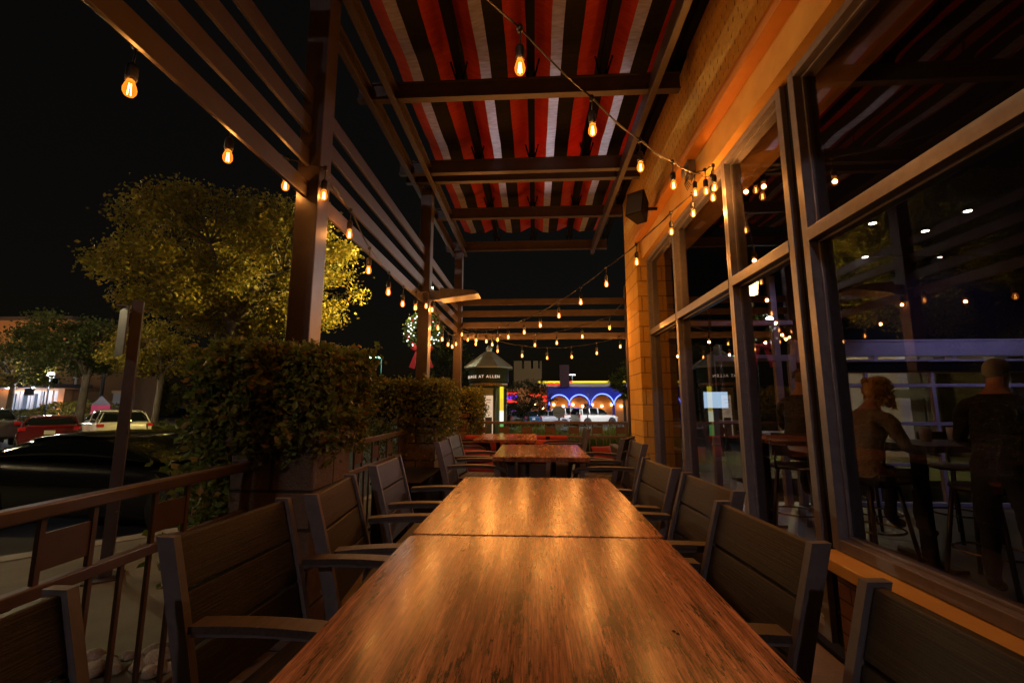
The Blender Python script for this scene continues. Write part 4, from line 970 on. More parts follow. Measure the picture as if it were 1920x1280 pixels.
# white hatchback, red and dark car behind it
def hatch(label, loc, rz, pm, h=1.0, group=None, hw=.90):
    e, bo = car(label, loc, rz, pm, [(2.16,.36,.62,.70),(2.08,.26,.76,.86),(1.7,.22,.88,.96),(1.1,.22,.98,1),(.3,.22,1.0,1),(-1.2,.22,1.03,1),(-1.9,.24,1.05,.99),(-2.13,.30,1.03,.93),(-2.18,.36,.9,.90)],
        {'zb': 1.0, 'st': [(1.12,1.02,.84),(.70,1.25,.78),(.30,1.44*h,.72),(-.4,1.52*h,.71),(-1.2,1.51*h,.70),(-1.75,1.44*h,.68),(-2.02,1.10,.74)], 'roof': (.31,-1.76),
         'pil': [(-.35,1.5*h,.71,.05),(-1.45,1.48*h,.69,.15),(-2.0,1.42*h,.69,.22)]}, hw, (1.35,-1.32), .34, 'car', group=group)
    extras(e, -2.17, hw, .92, .78, .34, 2.16, .66); return e
G1 = 'cars parked in the lot'
wc = aY(205, 800, 17.6); hatch('white hatchback parked with its red tail lamps towards the patio', (wc.x+.1, 17.6, gz(17.6)+.02), R(146), 'p_white', group=G1)
rc = aY(85, 810, 17.2); hatch('glossy red car with a pale number plate, left of the white hatchback', (rc.x-.2, 17.6, gz(17)-.12), R(138), 'p_red', .93, G1)
dc = aY(-5, 800, 17.0); hatch('dark grey car with lit tail lamp at the left edge of the picture', (dc.x-1.2, 17.3, gz(17)+.05), R(150), 'p_grey', group=G1)
# cars across the lot towards the blue arches
def suv(label, loc, rz, pm, h=1, group=G1):
    e, bo = car(label, loc, rz, pm, [(2.35,.42,.75,.78),(2.28,.32,.95,.9),(1.9,.30,1.05,.97),(1.2,.30,1.12,1),(.3,.30,1.12,1),(-1.5,.30,1.14,1),(-2.2,.32,1.15,.99),(-2.33,.40,1.1,.95)],
        {'zb': 1.12, 'st': [(1.25,1.14,.86),(.85,1.5,.80),(.6,1.74*h,.78),(-.4,1.80*h,.78),(-1.6,1.80*h,.77),(-2.15,1.76*h,.76),(-2.28,1.2,.80)], 'roof': (.61,-2.16), 'pw': .13,
         'pil': [(-.1,1.78*h,.78,.0),(-1.1,1.78*h,.77,.0),(-1.95,1.76*h,.77,.0),(-2.26,1.74*h,.77,.1)]}, .98, (1.5,-1.45), .40, 'car', group=group)
    extras(e, -2.33, .98, 1.05, .85, .45, 2.33, .85, (.12,.35)); return e
def spot(px, y, zoff=0): p = aY(px, 780, y); return (p.x, y, gz(y)+zoff)
suv('white long sports utility wagon parked at the right before the blue arches', spot(1113,44), R(30), 'p_white')
suv('white boxy off-road car beside the long white wagon', spot(1073,45), R(45), 'p_white', 1.02)
hatch('silver grey car left of the boxy white off-road car', spot(1027,43), R(25), 'p_silver', group=G1)
hatch('white low car seen between grass tufts, near the blue one', spot(1000,45), R(200), 'p_white', group=G1)
hatch('small blue car left of the white cars before the arches', spot(986,42), R(110), 'p_blue', group=G1)
hatch('dark car nearest to the kiosk across the lot', spot(968,43), R(100), 'p_grey', group=G1)
hatch('small white car far away behind the sign post', spot(265,68,1.6), R(100), 'p_white', group=G1)
hatch('small dark car far away under the thin tree', spot(300,70,1.6), R(95), 'p_grey', group=G1)
hatch('small pale car far away at the edge of the front hedge', spot(332,70,1.6), R(100), 'p_silver', group=G1)

# ---------------------------------------------------------------- trees
def tree(name, x, y, z0, h, crown_c, crown_r, nleaf, size, lm, label, seed, limbs=6, tr=.16, clumps=60, group=None, sp=.12, inner=.35):
    random.seed(seed); e = empty(name, (x, y, z0), 0, label, 'tree', group); cx, cy, cz = crown_c; rx, ry, rz_ = crown_r
    b = MB(); fork = Vector((random.uniform(-.1,.1)*h*.2, 0, max(.9, (cz-rz_*.75)))); b.tube([(0,0,-.1),(0,0,fork.z*.3),tuple(fork*.7),tuple(fork)], [tr*1.25, tr, tr*.9, tr*.85], 10)
    cl = []
    for i in range(clumps):
        while True:
            u = Vector([random.uniform(-1,1) for _ in range(3)])
            if inner < u.length < 1: break
        cl.append(Vector((cx+u.x*rx, cy+u.y*ry, cz+u.z*rz_)))
    tips = []
    for k in range(limbs):
        a = 6.283*k/limbs+random.uniform(-.3,.3); t_ = Vector((cx+math.cos(a)*rx*.62, cy+math.sin(a)*ry*.6, cz+random.uniform(-.3,.6)*rz_)); mid = fork.lerp(t_, .45)+Vector((random.uniform(-.2,.2), random.uniform(-.2,.2), random.uniform(-.05,.1)*h))
        b.tube([tuple(fork-Vector((0,0,.1))), tuple(fork.lerp(mid,.5)+Vector((0,0,.12))), tuple(mid), tuple(mid.lerp(t_,.6)), tuple(t_)], [tr*.55, tr*.45, tr*.34, tr*.2, tr*.06], 7); tips += [mid, mid.lerp(t_,.6)]
    b.build('trunk', 'bark', e)
    b = MB()
    for c_ in cl[:clumps*2//3]:
        n_ = min(tips, key=lambda t: (t-c_).length); mm = n_.lerp(c_, .5)+Vector([random.uniform(-.1,.1)*rx*.3 for _ in range(3)]); b.tube([tuple(n_), tuple(mm), tuple(c_)], [tr*.16, tr*.10, tr*.03], 5)
    b.build('branch', 'bark', e)
    pts = []
    for i in range(nleaf):
        c_ = cl[int(random.random()*len(cl))]; s_ = (rx+ry+rz_)/3*sp; pts.append(c_+Vector((random.gauss(0,s_), random.gauss(0,s_), random.gauss(0,s_*.7))))
    leaves('crown', pts, size, lm, e); return e
# big yellowing oak beyond the parked coupe
tp = aY(432, 700, 11.5); cc = aY(452, 502, 11.5)
tree('oak_tree', tp.x, 11.5, gz(11.5)+.1, 6, (cc.x-tp.x, 0, cc.z-gz(11.5)-.1), (3.45, 2.9, 2.05), 50000, .092, 'oak', 'large spreading tree with yellow autumn leaves above the front hedge', 21, 10, .19, 240, inner=.25, sp=.075)
tp = aY(290, 790, 24); cc = aY(285, 660, 24)
tree('young_tree', tp.x, 24, gz(24)+.15, 5, (cc.x-tp.x, 0, cc.z-gz(24)-.15), (2.3,2.0,1.7), 9000, .14, 'oak', 'slim young tree on the far island, left of the front hedge', 22, 6, .16, 60)
tp = aY(148, 790, 27); cc = aY(135, 650, 27)
tree('dark_tree', tp.x, 27, gz(27)+.2, 6, (cc.x-tp.x, 0, cc.z-gz(27)-.2), (3.3,2.6,2.5), 12000, .18, 'darkleaf', 'dark leafy tree standing before the tan store on the left', 23, 7, .22, 80)
tp = aY(12, 790, 28); cc = aY(18, 680, 28)
tree('bare_tree', tp.x, 28, gz(28)+.2, 5, (cc.x-tp.x, 0, cc.z-gz(28)-.2), (2.8,2.2,1.9), 1800, .16, 'oak', 'nearly bare branching tree at the left edge of the picture', 24, 10, .16, 130)
tp = aY(1172, 770, 24); cc = aY(1176, 715, 24)
tree('small_tree', tp.x, 24, gz(24), 4, (cc.x-tp.x, 0, cc.z-gz(24)), (.95,.9,1.0), 4500, .10, 'hedge2', 'small leafy tree just left of the block pilaster', 25, 5, .08, 40)
tp = aY(845, 760, 19); cc = aY(852, 700, 19)
tree('dark_shrubby_tree', tp.x, 19, gz(19), 4, (cc.x-tp.x, 0, cc.z-gz(19)), (1.3,1.2,1.3), 6000, .12, 'darkleaf', 'dim leafy tree behind the two far columns', 26, 5, .09, 40)
tp = aY(990, 790, 34); cc = aY(992, 745, 34)
tree('bare_tree', tp.x, 34, gz(34), 4, (cc.x-tp.x, 0, cc.z-gz(34)), (1.9,1.2,1.4), 2500, .14, 'darkleaf', 'thin dark tree right of the kiosk before the crenellated tower', 27, 9, .10, 80)
tp = aY(1103, 785, 38); cc = aY(1104, 750, 38)
tree('bare_tree', tp.x, 38, gz(38), 4, (cc.x-tp.x, 0, cc.z-gz(38)), (.9,.9,1.2), 0, .14, 'darkleaf', 'leafless thin tree in front of the blue arches', 28, 9, .05, 50)
random.seed(31)
def bush(px, py, y, rx, rz_, n, size, lm, label, name='bush'):
    c_ = aY(px, py, y); e = empty(name, (c_.x, y, c_.z-rz_), 0, label, 'bush'); pts = []
    for i in range(n):
        u = Vector([random.gauss(0,1) for _ in range(3)]).normalized(); k = random.uniform(.75,1.03)*(1+.12*math.sin(7*u.x)*math.sin(6*u.z+1)); pts.append((u.x*rx*k, u.y*rx*.8*k, rz_+u.z*rz_*k))
    leaves('foliage', pts, size, lm, e)
    b = MB()
    for k in range(6): a = k; b.tube([(0,0,0),(.35*rx*math.cos(a),.3*rx*math.sin(a),rz_*1.2)], .03, 5)
    b.build('stem', 'bark', e); return e
bush(152,756,60,4.5,2.6,4000,.4,'oak','yellow green bush beyond the tan store'); bush(275,744,62,5,2.6,4000,.4,'hedge2','wide green bush far behind the sign post'); bush(310,745,60,2.6,2.2,2500,.35,'oak','yellow bush beside the far young tree')
bush(178,752,64,4.5,2.3,3000,.4,'darkleaf','dark bush far away right of the store'); bush(240,750,66,4,2.8,3000,.4,'darkleaf','tall dark bush far behind the parked white hatchback')
# ornamental grass clumps
def grass_clump(x, y, z, r, h, n, label, name='ornamental_grass', lm='grass'):
    vs = []; fs = []
    for i in range(n):
        a = random.uniform(0,6.283); q = random.random(); bx, by = math.cos(a)*r*.25*q, math.sin(a)*r*.25*q; ln = h*random.uniform(.7,1.15); w_ = .007+r*.006; k = .5+q*.7
        px_, py_ = -math.sin(a)*w_, math.cos(a)*w_; o_ = len(vs)
        for t_ in (0,.4,.75,1): rr = r*k*t_*t_; zz = ln*(t_-.35*t_*t_*q); ww = 1-t_*.85; vs += [(bx+math.cos(a)*rr-px_*ww, by+math.sin(a)*rr-py_*ww, zz), (bx+math.cos(a)*rr+px_*ww, by+math.sin(a)*rr+py_*ww, zz)]
        for t_ in range(3): fs.append((o_+2*t_, o_+2*t_+1, o_+2*t_+3, o_+2*t_+2))
    me = bpy.data.meshes.new(name); me.from_pydata(vs, [], fs); me.materials.append(M[lm]); o = bpy.data.objects.new(name, me); C.objects.link(o); o.location = (x, y, z)
    return tag(o, label, 'grass clump', 'ornamental grass clumps')
for px, y, r, h, lab in ((958,11.9,.50,.55,'tall grass clump just right of the kiosk'),(985,12.6,.42,.42,'grass clump second to the right of the kiosk'),(1005,12.2,.55,.60,'wide grass clump left of the octagonal sign'),(1030,12.9,.35,.42,'low grass clump at the foot of the octagonal sign'),
        (1083,12.0,.5,.5,'grass clump right of the octagonal sign'),(1108,12.8,.4,.38,'dark green clump before the white wagon'),(1140,12.1,.55,.55,'large grass clump left of the pilaster'),(1163,12.7,.45,.55,'grass clump touching the pilaster edge'),(1185,12.2,.5,.55,'grass clump half behind the pilaster')):
    p = aY(px, 800, y); grass_clump(p.x, y, gz(12)+.17, r*1.5, h+.42, 620, lab)
for px, y, r, h, lab in ((285,20.8,.8,.75,'grass clump right of the white hatchback'),(310,20.6,.8,.7,'grass clump on the far island beside the front hedge'),(330,21.2,.8,.7,'grass clump half behind the front hedge'),(262,22.0,.7,.7,'grass clump behind the white hatchback')):
    p = aY(px, 800, y); grass_clump(p.x, y, gz(21)+.15, r, h, 600, lab, lm='hedge2')
for i, (x, y) in enumerate(((-12.2,14.6),(-10.6,13.9),(-9.2,14.1),(-8.2,13.2),(-11.4,14.0))):
    grass_clump(x, y, gz(14)+.13, .7, .45, 500, ('low pale grass clump on the island behind the black coupe, %s' % ['leftmost of five','third from the left','fourth from the left','rightmost of five','second from the left'][i]))
# stop sign from behind
p = aY(1048, 775, 28); S = empty('stop_sign', (p.x, 28, gz(28)), 0, 'grey back of an octagonal road sign on a post beyond the fence', 'road sign')
z = p.z-gz(28); b = MB(); b.prism([(.40*math.cos(R(22.5+45*k)), .40*math.sin(R(22.5+45*k))) for k in range(8)], lambda a, c_, d: (a, d, c_+z+.1), -.01, .01); b.build('sign_plate', mat('sign_back', (.30,.29,.25), .5), S)
MB().box((-.05,.012,0),(.05,.08,z+.45)).build('post', 'alu', S); MB().box((-.28,-.012,z-.95),(.28,.01,z-.42)).build('lower_plate', mat('sign_back_low', (.24,.22,.18), .5), S)
MB().box((-.34,-.02,z+.02),(.34,-.012,z+.07)).build('cross_brace', 'chrome', S)

# ---------------------------------------------------------------- lamps of the place
def lamp_post(label, loc, h, col, power, es, arm=0, lr=.12, post='black', pr=.05, light=True, soft=.12, dome=False):
    e = empty('street_lamp', loc, 0, label, 'street lamp'); b = MB(); b.lathe([(pr*2.2,0),(pr*2,.25),(pr,.35),(pr*.75,h)], n=12); b.build('pole', post, e)
    if arm: MB().bar((0,0,h-.05),(arm,0,h+.05),pr,pr).build('arm', post, e)
    b = MB(); 
    if dome: b.lathe([(.02,.0),(lr*.9,.05),(lr,lr),(lr*.8,lr*1.7),(lr*.2,lr*2.1)], (arm,0,h), 16)
    else: b.box((arm-lr*1.6,-lr,h+.03),(arm+lr*1.6,lr,h+.05)); 
    lm = b.build('lamp_head', emist('lamp_glow', col, es), e)
    if not dome: MB().box((arm-lr*1.9,-lr*1.2,h+.052),(arm+lr*1.9,lr*1.2,h+.13)).build('lamp_cover', post, e, .02)
    if light: plight((loc[0]+arm, loc[1], loc[2]+h+(lr if dome else -.03)), power, col, soft)
    return e
p = aY(95, 703, 30); lamp_post('white globe lamp glaring before the tan store on the left', (p.x, 30, gz(30)+.2), p.z-gz(30)-.4, (.85,.9,1), 300, 12, lr=.20, dome=True, soft=.28)
p = aY(716, 671, 34); lamp_post('green tinted street lamp on a pole above the middle hedge', (p.x, 34, gz(34)), p.z-gz(34), (.25,1,.62), 150, 14, arm=-.55, lr=.30, light=False, post='lampgreen' if 'lampgreen' in M else 'black')
for px, py, y, lab in ((268,689,62,'tiny white street lamp far behind the sign post'), (201,716,70,'tiny pale green lamp far away above the white hatchback'), (1073,703,75,'distant white lamp above the yellow neon line')):
    p = aY(px, py, y); lamp_post(lab, (p.x, y, gz(y)), p.z-gz(y), (.9,.95,1) if px != 201 else (.6,1,.8), 60, 6, lr=.3, pr=.09, light=False)
for px, y, t_, lab in ((212,40,575,'tall plain unlit pole between the dark tree and the sign post'),(188,70,716,'short thin unlit pole beyond the lot')):
    p = aY(px, t_, y); e = empty('light_pole', (p.x, y, gz(y)), 0, lab, 'pole'); MB().lathe([(.16,0),(.10,p.z-gz(y))], n=10).build('pole', 'steel', e); MB().box((-.5,-.15,p.z-gz(y)),(.5,.15,p.z-gz(y)+.15)).build('lamp_cover', 'black', e)
# lamp post with the wreath, behind the second column
wp = aY(793, 622, 12.5); e = empty('street_lamp', (wp.x+.02, 12.7, gz(12.7)), 0, 'post top lamp hidden behind the second column, carrying the wreath', 'street lamp')
wh = wp.z-gz(12.7); MB().lathe([(.12,0),(.10,.4),(.05,.5),(.042,wh+1.0)], n=12).build('pole', 'black', e); MB().lathe([(.06,wh+1.0),(.16,wh+1.05),(.20,wh+1.4),(.05,wh+1.5)], n=14).build('lamp_head', emist('warm_lamp', (1,.72,.28), 8), e)
e = empty('wreath', (wp.x, 12.55, wp.z), 0, 'green lit wreath with a red bow hung on the lamp post behind the second column', 'wreath'); random.seed(8); pts = []; lt = MB(); rb = MB()
for i in range(3800):
    a = random.uniform(0,6.283); r_ = .45+random.gauss(0,.07); pts.append((r_*math.cos(a), random.gauss(0,.05), r_*math.sin(a)))
leaves('greenery', pts, .085, 'wgreen' if 'wgreen' in M else 'hedge2', e)
for i in range(46): a = random.uniform(0,6.283); r_ = .45+random.gauss(0,.07); lt.sphere((r_*math.cos(a), -.09+random.gauss(0,.02), r_*math.sin(a)), .014, 6, 5)
lt.build('fairy_lights', emis('fairy_white', (.95,.98,.95), 1.5), e)
for s_ in (-1,1):
    rb.sphere((s_*.17,-.12,-.50), .15, 12, 8, 0, (1.1,.5,.62)); rb.add([(s_*.03,-.13,-.5),(s_*.14,-.13,-.5),(s_*.36,-.12,-1.05),(s_*.20,-.12,-1.10),(s_*.03,-.15,-.5),(s_*.14,-.15,-.5),(s_*.36,-.14,-1.05),(s_*.20,-.14,-1.10)], [(0,1,2,3),(4,7,6,5),(0,4,5,1),(1,5,6,2),(2,6,7,3),(3,7,4,0)])
rb.sphere((0,-.15,-.50), .07, 10, 8); rb.build('bow', mat('red_ribbon', (.45,.015,.02), .5), e)
for i in range(14): a = random.uniform(0,6.283); o_ = MB().sphere((.45*math.cos(a), -.12, .45*math.sin(a)), .035, 8, 6).build('bauble', mat('red_bauble', (.5,.02,.02), .2) if i == 0 else bpy.data.materials['red_bauble'], e)

# ---------------------------------------------------------------- buildings far away
# tan store with the lit entrance
M['tan'] = mottled('tan_render', (.42,.22,.10), (.48,.26,.12), .6, .85, .2, .01); M['storewhite'] = mat('pale_frame', (.5,.5,.54), .5)
YS = 42; T = empty('store_building', (aY(60,700,YS).x, YS, -1), 0, 'tall tan store with a brightly lit glass entrance under a flat canopy', 'building'); to = Vector(T.location)
def tp_(b, name, m, par=None, bev=0):
    o = b.build(name, m, None, bev); o.parent = par or T
    if par is None: o.matrix_parent_inverse = Matrix.Translation(-to)
    return o
def S_(px, py, y=YS): q = aY(px, py, y); return q.x, q.z
xl, _ = S_(-160,600); xr, zr = S_(124,600); _, zroof = S_(60,598); _, zc_ = S_(60,726)
tp_(MB().box((xl,YS+.6,-1.2),(xr,YS+12,zroof)), 'facade', 'tan'); tp_(MB().box((xl,YS+.3,zroof),(xr+.3,YS+12.3,zroof+.35)), 'cornice', 'alu')
x1, _ = S_(118,700); x2, _ = S_(130,700); tp_(MB().box((x1,YS-.2,-1.2),(x2,YS+.598,S_(100,664)[1])), 'corner_pier', 'tan')
xa, _ = S_(2,730); xb, _ = S_(163,730); tp_(MB().box((xa-12,YS-4,zc_-.15),(xb,YS+.55,zc_+.25)), 'entrance_canopy', 'alu'); tp_(MB().box((S_(133,740)[0],YS-4.1,zc_-.9),(S_(148,740)[0],YS-4.0,zc_-.25)), 'hanging_sign', 'alu')
for px0, px1 in ((20,34),(36,55),(57,74),(78,84),(87,96),(100,108)):
    a, c_ = S_(px0,700)[0], S_(px1,700)[0]; zt1, zb1 = S_(0,732)[1], S_(0,781)[1]
    o = tp_(MB().box((a,YS+.4,zb1),(a+.25,YS+.59,zt1)).box((c_-.25,YS+.4,zb1),(c_,YS+.59,zt1)).box((a+.25,YS+.4,zt1-.3),(c_-.25,YS+.59,zt1)).box((a+.25,YS+.4,zb1),(c_-.25,YS+.59,zb1+.2)), 'window', 'storewhite')
    MB().box((a+.25,YS+.5,zb1+.2),(c_-.25,YS+.58,zt1-.3)).build('pane', emis('store_light', (.42,.55,.80), .05) if px0 == 20 else bpy.data.materials['store_light'], o)
for k, px0 in enumerate((5,24,40,57,72,88,102)):
    a = S_(px0,700)[0]; zt1, zb1 = S_(0,707)[1], S_(0,723)[1]; o = tp_(MB().box((a,YS+.45,zb1),(a+1.9,YS+.59,zb1+.12)).box((a,YS+.45,zt1-.12),(a+1.9,YS+.59,zt1)).box((a,YS+.45,zb1+.12),(a+.12,YS+.59,zt1-.12)).box((a+1.78,YS+.45,zb1+.12),(a+1.9,YS+.59,zt1-.12)), 'window', 'storewhite')
    MB().box((a+.12,YS+.52,zb1+.12),(a+1.78,YS+.57,zt1-.12)).build('pane', 'carglass', o)
for px0 in (40,85): x_, _ = S_(px0,740); plight((x_, YS-1.2, zc_-.4), 45, (.75,.85,1), .15)
plight((S_(20,640)[0], YS-5, 2), 700, (1,.5,.2), .5, spot=100, target=(S_(40,640)[0], YS, 7)); plight((S_(122,740)[0], YS-.9, S_(0,775)[1]), 60, (1,.45,.15), .1)
random.seed(77)
bush(60,783,39.5,5.2,.8,5000,.2,'darkleaf','long low dark hedge below the store entrance','low_hedge'); bush(150,775,36,3.4,1.1,4000,.2,'oak','low yellowish bush left of the white hatchback')
# pink banner
p = aY(189,765,34); e = empty('banner_sign', (p.x,34,gz(34)), 0, 'small pink and white house shaped sign above the red car', 'sign'); z = p.z-gz(34)
MB().box((-.8,-.03,z-.45),(.8,.03,z+.25)).build('sign_board', mat('pink_board', (.22,.02,.04), .5, emit=(1,.10,.2), es=.02), e); MB().add([(-.85,-.03,z+.255),(.85,-.03,z+.255),(0,-.03,z+1.0),(-.85,.03,z+.255),(.85,.03,z+.255),(0,.03,z+1.0)], [(0,1,2),(3,5,4),(0,2,5,3),(1,4,5,2),(0,3,4,1)]).build('gable', 'alu', e); 
for s_ in (-.6,.6): MB().box((s_-.04,.031,0),(s_+.04,.08,z)).build('post', 'alu', e)
p = aY(231,755,40); e = empty('directory_sign', (p.x,40,gz(40)), 0, 'brick and white monument sign far behind the sign post', 'sign'); z = p.z-gz(40)
MB().box((-.95,-.3,0),(.95,.3,z-1.0)).build('base', 'tan', e); MB().box((-.9,-.2,z-.998),(.9,.2,z+.9)).build('sign_board', mat('pale_board', (.30,.26,.24), .6), e); MB().box((-1,-.3,z+.902),(1,.3,z+1.15)).build('cap', 'tan', e)

# mexican style cantina with blue neon arches
YR = 60; RB = empty('arcade_restaurant', (aY(1100,760,YR).x, YR, gz(YR)), 0, 'low restaurant with blue neon arches and a yellow neon roof line', 'building'); ro = Vector(RB.location)
def rp(b, name, m, par=None):
    o = b.build(name, m); o.parent = par or RB
    if par is None: o.matrix_parent_inverse = Matrix.Translation(-ro)
    return o
def Q(px, py, y=YR): q = aY(px, py, y); return q.x, q.z
M['blue'] = mat('blue_wall', (.006,.013,.19), .7); M['orange'] = mottled('orange_wall', (.40,.16,.05), (.48,.20,.06), .5, .9, .1, .01); M['cream'] = mottled('cream_wall', (.42,.35,.20), (.47,.40,.24), .4, .85, .1, .01)
zg = gz(YR); cs = [1048.5, 1086, 1129.5, 1172]; zs = Q(0,759)[1]; ztop = Q(0,727.5)[1]
xL = Q(1026,760)[0]; xR = Q(1300,760)[0]
# wall with arched openings
b = MB(); r_px = [(1031.5,1066),(1069,1104),(1110.5,1149),(1153,1191),(1195,1233),(1237,1275)]
edges_ = [xL]
arch = []
for a, c_ in r_px: xa_, xb_ = Q(a,760)[0], Q(c_,760)[0]; arch.append((xa_, xb_))
prev = xL
for (xa_, xb_) in arch:
    b.box((prev, YR, zg-.5), (xa_, YR+.6, zs)); rr = (xb_-xa_)/2; cx_ = (xa_+xb_)/2; n_ = 14
    for k in range(n_):
        a0, a1 = math.pi*(1-k/n_), math.pi*(1-(k+1)/n_); p0 = (cx_+rr*math.cos(a0), zs+rr*math.sin(a0)); p1_ = (cx_+rr*math.cos(a1), zs+rr*math.sin(a1))
        b.add([(p0[0],YR,p0[1]),(p1_[0],YR,p1_[1]),(p1_[0],YR,ztop),(p0[0],YR,ztop),(p0[0],YR+.6,p0[1]),(p1_[0],YR+.6,p1_[1]),(p1_[0],YR+.6,ztop),(p0[0],YR+.6,ztop)], [(0,1,2,3),(7,6,5,4),(0,4,5,1),(3,2,6,7)])
    prev = xb_
b.box((prev,YR,zg-.5),(xR,YR+.6,ztop))
pv_ = xL
for (xa_, xb_) in arch: b.box((pv_,YR,zs+.0),(xa_,YR+.6,ztop)); pv_ = xb_
rp(b, 'arcade_wall', 'blue')
M['neonblue'] = emis('blue_neon', (.10,.16,1), 1.3); M['neonyellow'] = emis('yellow_neon', (1,.72,.02), .35); M['neonred'] = emis('red_neon', (1,.03,.015), .5)
for (xa_, xb_) in arch:
    rr = (xb_-xa_)/2+.14; cx_ = (xa_+xb_)/2; rp(MB().tube([(cx_+rr*math.cos(math.pi*k/20), YR-.12, zs+rr*math.sin(math.pi*k/20)) for k in range(21)], .06, 6), 'neon_arch', 'neonblue')
    if (xa_, xb_) in arch[0:4:2]: plight((cx_+2, YR-1.6, zs+rr*.9), 14, (.03,.06,1), .3)
x0_, z0_ = Q(962,0)[0], 0; zf = Q(0,717)[1]; zf2 = Q(0,720.5)[1]; rp(MB().box((Q(1005,0)[0],YR-.5,ztop+.01),(xR,YR+10,zf2)), 'parapet', 'cream')
rp(MB().box((Q(1055,0)[0],YR-.6,zf2+.02),(Q(1165,0)[0],YR-.45,zf2+.24)), 'neon_line', 'neonyellow'); rp(MB().box((Q(1003,0)[0],YR-.6,zf2+.02),(Q(1038,0)[0],YR-.45,zf2+.24)), 'neon_line', 'neonyellow'); rp(MB().box((Q(1170,0)[0],YR-.6,zf2+.02),(xR,YR-.45,zf2+.24)), 'neon_line', 'neonyellow')
rp(MB().box((xL-8,YR+3.5,zg-.5),(xR,YR+4,ztop)), 'porch_wall', 'orange'); rp(MB().box((Q(1082,0)[0],YR+3.4,zg),(Q(1093,0)[0],YR+3.49,Q(0,757)[1])), 'door', 'dark')
rp(MB().box((Q(1038,0)[0],YR-1.2,ztop),(Q(1053,0)[0],YR-.62,Q(0,690)[1])), 'chimney_pier', mat('maroon_pier', (.05,.02,.02), .9))
for k in range(8):
    px_ = 1040+k*19; x_, z_ = Q(px_,757+3*(k%2)); 
    if k in (1,4): plight((x_, YR+2.0, z_), 3.6, (1,.42,.10), .15)

    rp(MB().sphere((x_, YR+3.1, z_-.1), .16, 8, 6), 'porch_lantern', 'filament')
for px_, py_ in ((1003,757),(1018,765),(992,768)): x_, z_ = Q(px_,py_,58); rp(MB().sphere((x_,58,z_), .13, 8, 6), 'porch_lantern', 'filament')
b = MB(); random.seed(6)
for (a, c_, z1) in ((1018,1040,722),(1050,1058,719)): 
    pts_ = [(Q(a+(c_-a)*k/8,0)[0], YR-.8, Q(0,z1+1.2*math.sin(k*2))[1]) for k in range(9)]; b.tube(pts_, .09, 5)
for px_, py_ in ((1021,744),(1022,750),(997,741),(1008,741)): x_, z_ = Q(px_,py_); b.sphere((x_,YR-.9,z_), .22, 8, 6, 0, (1.5,.4,.8))
rp(b, 'red_neon_sign', 'neonred')
b = MB(); x_, z_ = Q(957,744,50); b.tube([(x_-.7,50,z_-.5),(x_+.75,50,z_-.5)], .14, 6); b.tube([(x_-.7,50,z_+.4),(x_+.75,50,z_+.4)], .12, 6)
e = empty('neon_shop_sign', (x_,50,gz(50)), 0, 'small red and violet neon sign just right of the kiosk', 'sign'); o = b.build('neon_bars', 'neonred', e); o.matrix_parent_inverse = Matrix.Translation(-Vector(e.location))
o = MB().box((x_-.7,50,z_-.3),(x_+.7,50.1,z_+.2)).build('violet_bar', emis('violet_neon', (.35,.06,1), .5), e); o.matrix_parent_inverse = Matrix.Translation(-Vector(e.location)); o = MB().box((x_-.8,50.11,gz(50)),(x_+.8,50.3,z_+.7)).build('sign_board', 'dark', e); o.matrix_parent_inverse = Matrix.Translation(-Vector(e.location))
M['towerm'] = mat('tower_render', (.16,.11,.045), .9)
# crenellated tower
TW = empty('crenellated_tower', (aY(985,760,66).x, 66, gz(66)), 0, 'dim buff tower with a notched top behind the thin dark tree', 'building'); rt = Vector(TW.location)
def tw(b, n_, m): o = b.build(n_, m, TW); o.matrix_parent_inverse = Matrix.Translation(-rt)
x0_, x1_ = Q(963,0,66)[0], Q(1009,0,66)[0]; zt0, zt1 = Q(0,695,66)[1], Q(0,681.5,66)[1]; tw(MB().box((x0_,66,-2),(x1_,72,zt0)), 'tower_wall', 'towerm')
for a, c_ in ((963,976.5),(980,991),(995,1003),(1006,1009)): tw(MB().box((Q(a,0,66)[0],66,zt0),(Q(c_,0,66)[0],72,zt1)), 'merlon', 'towerm')
plight((Q(990,0,66)[0], 62, 5), 7, (1,.55,.15), .3)
# cream neighbour seen through the dining room
N_ = empty('neighbour_building', (13, 12, -.6), 0, 'cream rendered building with pale pilasters seen through the dining room', 'building'); nn = Vector(N_.location)
def nb(b, n_, m): o = b.build(n_, m, N_); o.matrix_parent_inverse = Matrix.Translation(-nn)
nxa = aY(1722,760,11.5).x; nb(MB().box((nxa,11.6,-.7),(22,16,5)), 'facade', 'cream')
for px_ in (1708,1738,1880): x_ = aY(px_,760,11.3).x; nb(MB().box((x_,11.3,-.7),(x_+.30,11.598,5)), 'pilaster', 'lav')
b = MB(); p = aY(1693,738,10.9); b.box((p.x-.5,10.88,p.z-.10),(p.x+.5,10.92,p.z+.10)); nb(b, 'hanging_sign', 'plate')
e = empty('lawn', (0,0,0)); bpy.data.objects.remove(e)
strip('lawn', [(3.4,7.9),(13,7.9),(13,11.5),(3.4,11.2)], -.5, -.06, M.setdefault('lit_lawn', mottled('bright_lawn', (.10,.11,.02), (.19,.19,.035), 3, .9, .6, .02, bscale=60)))
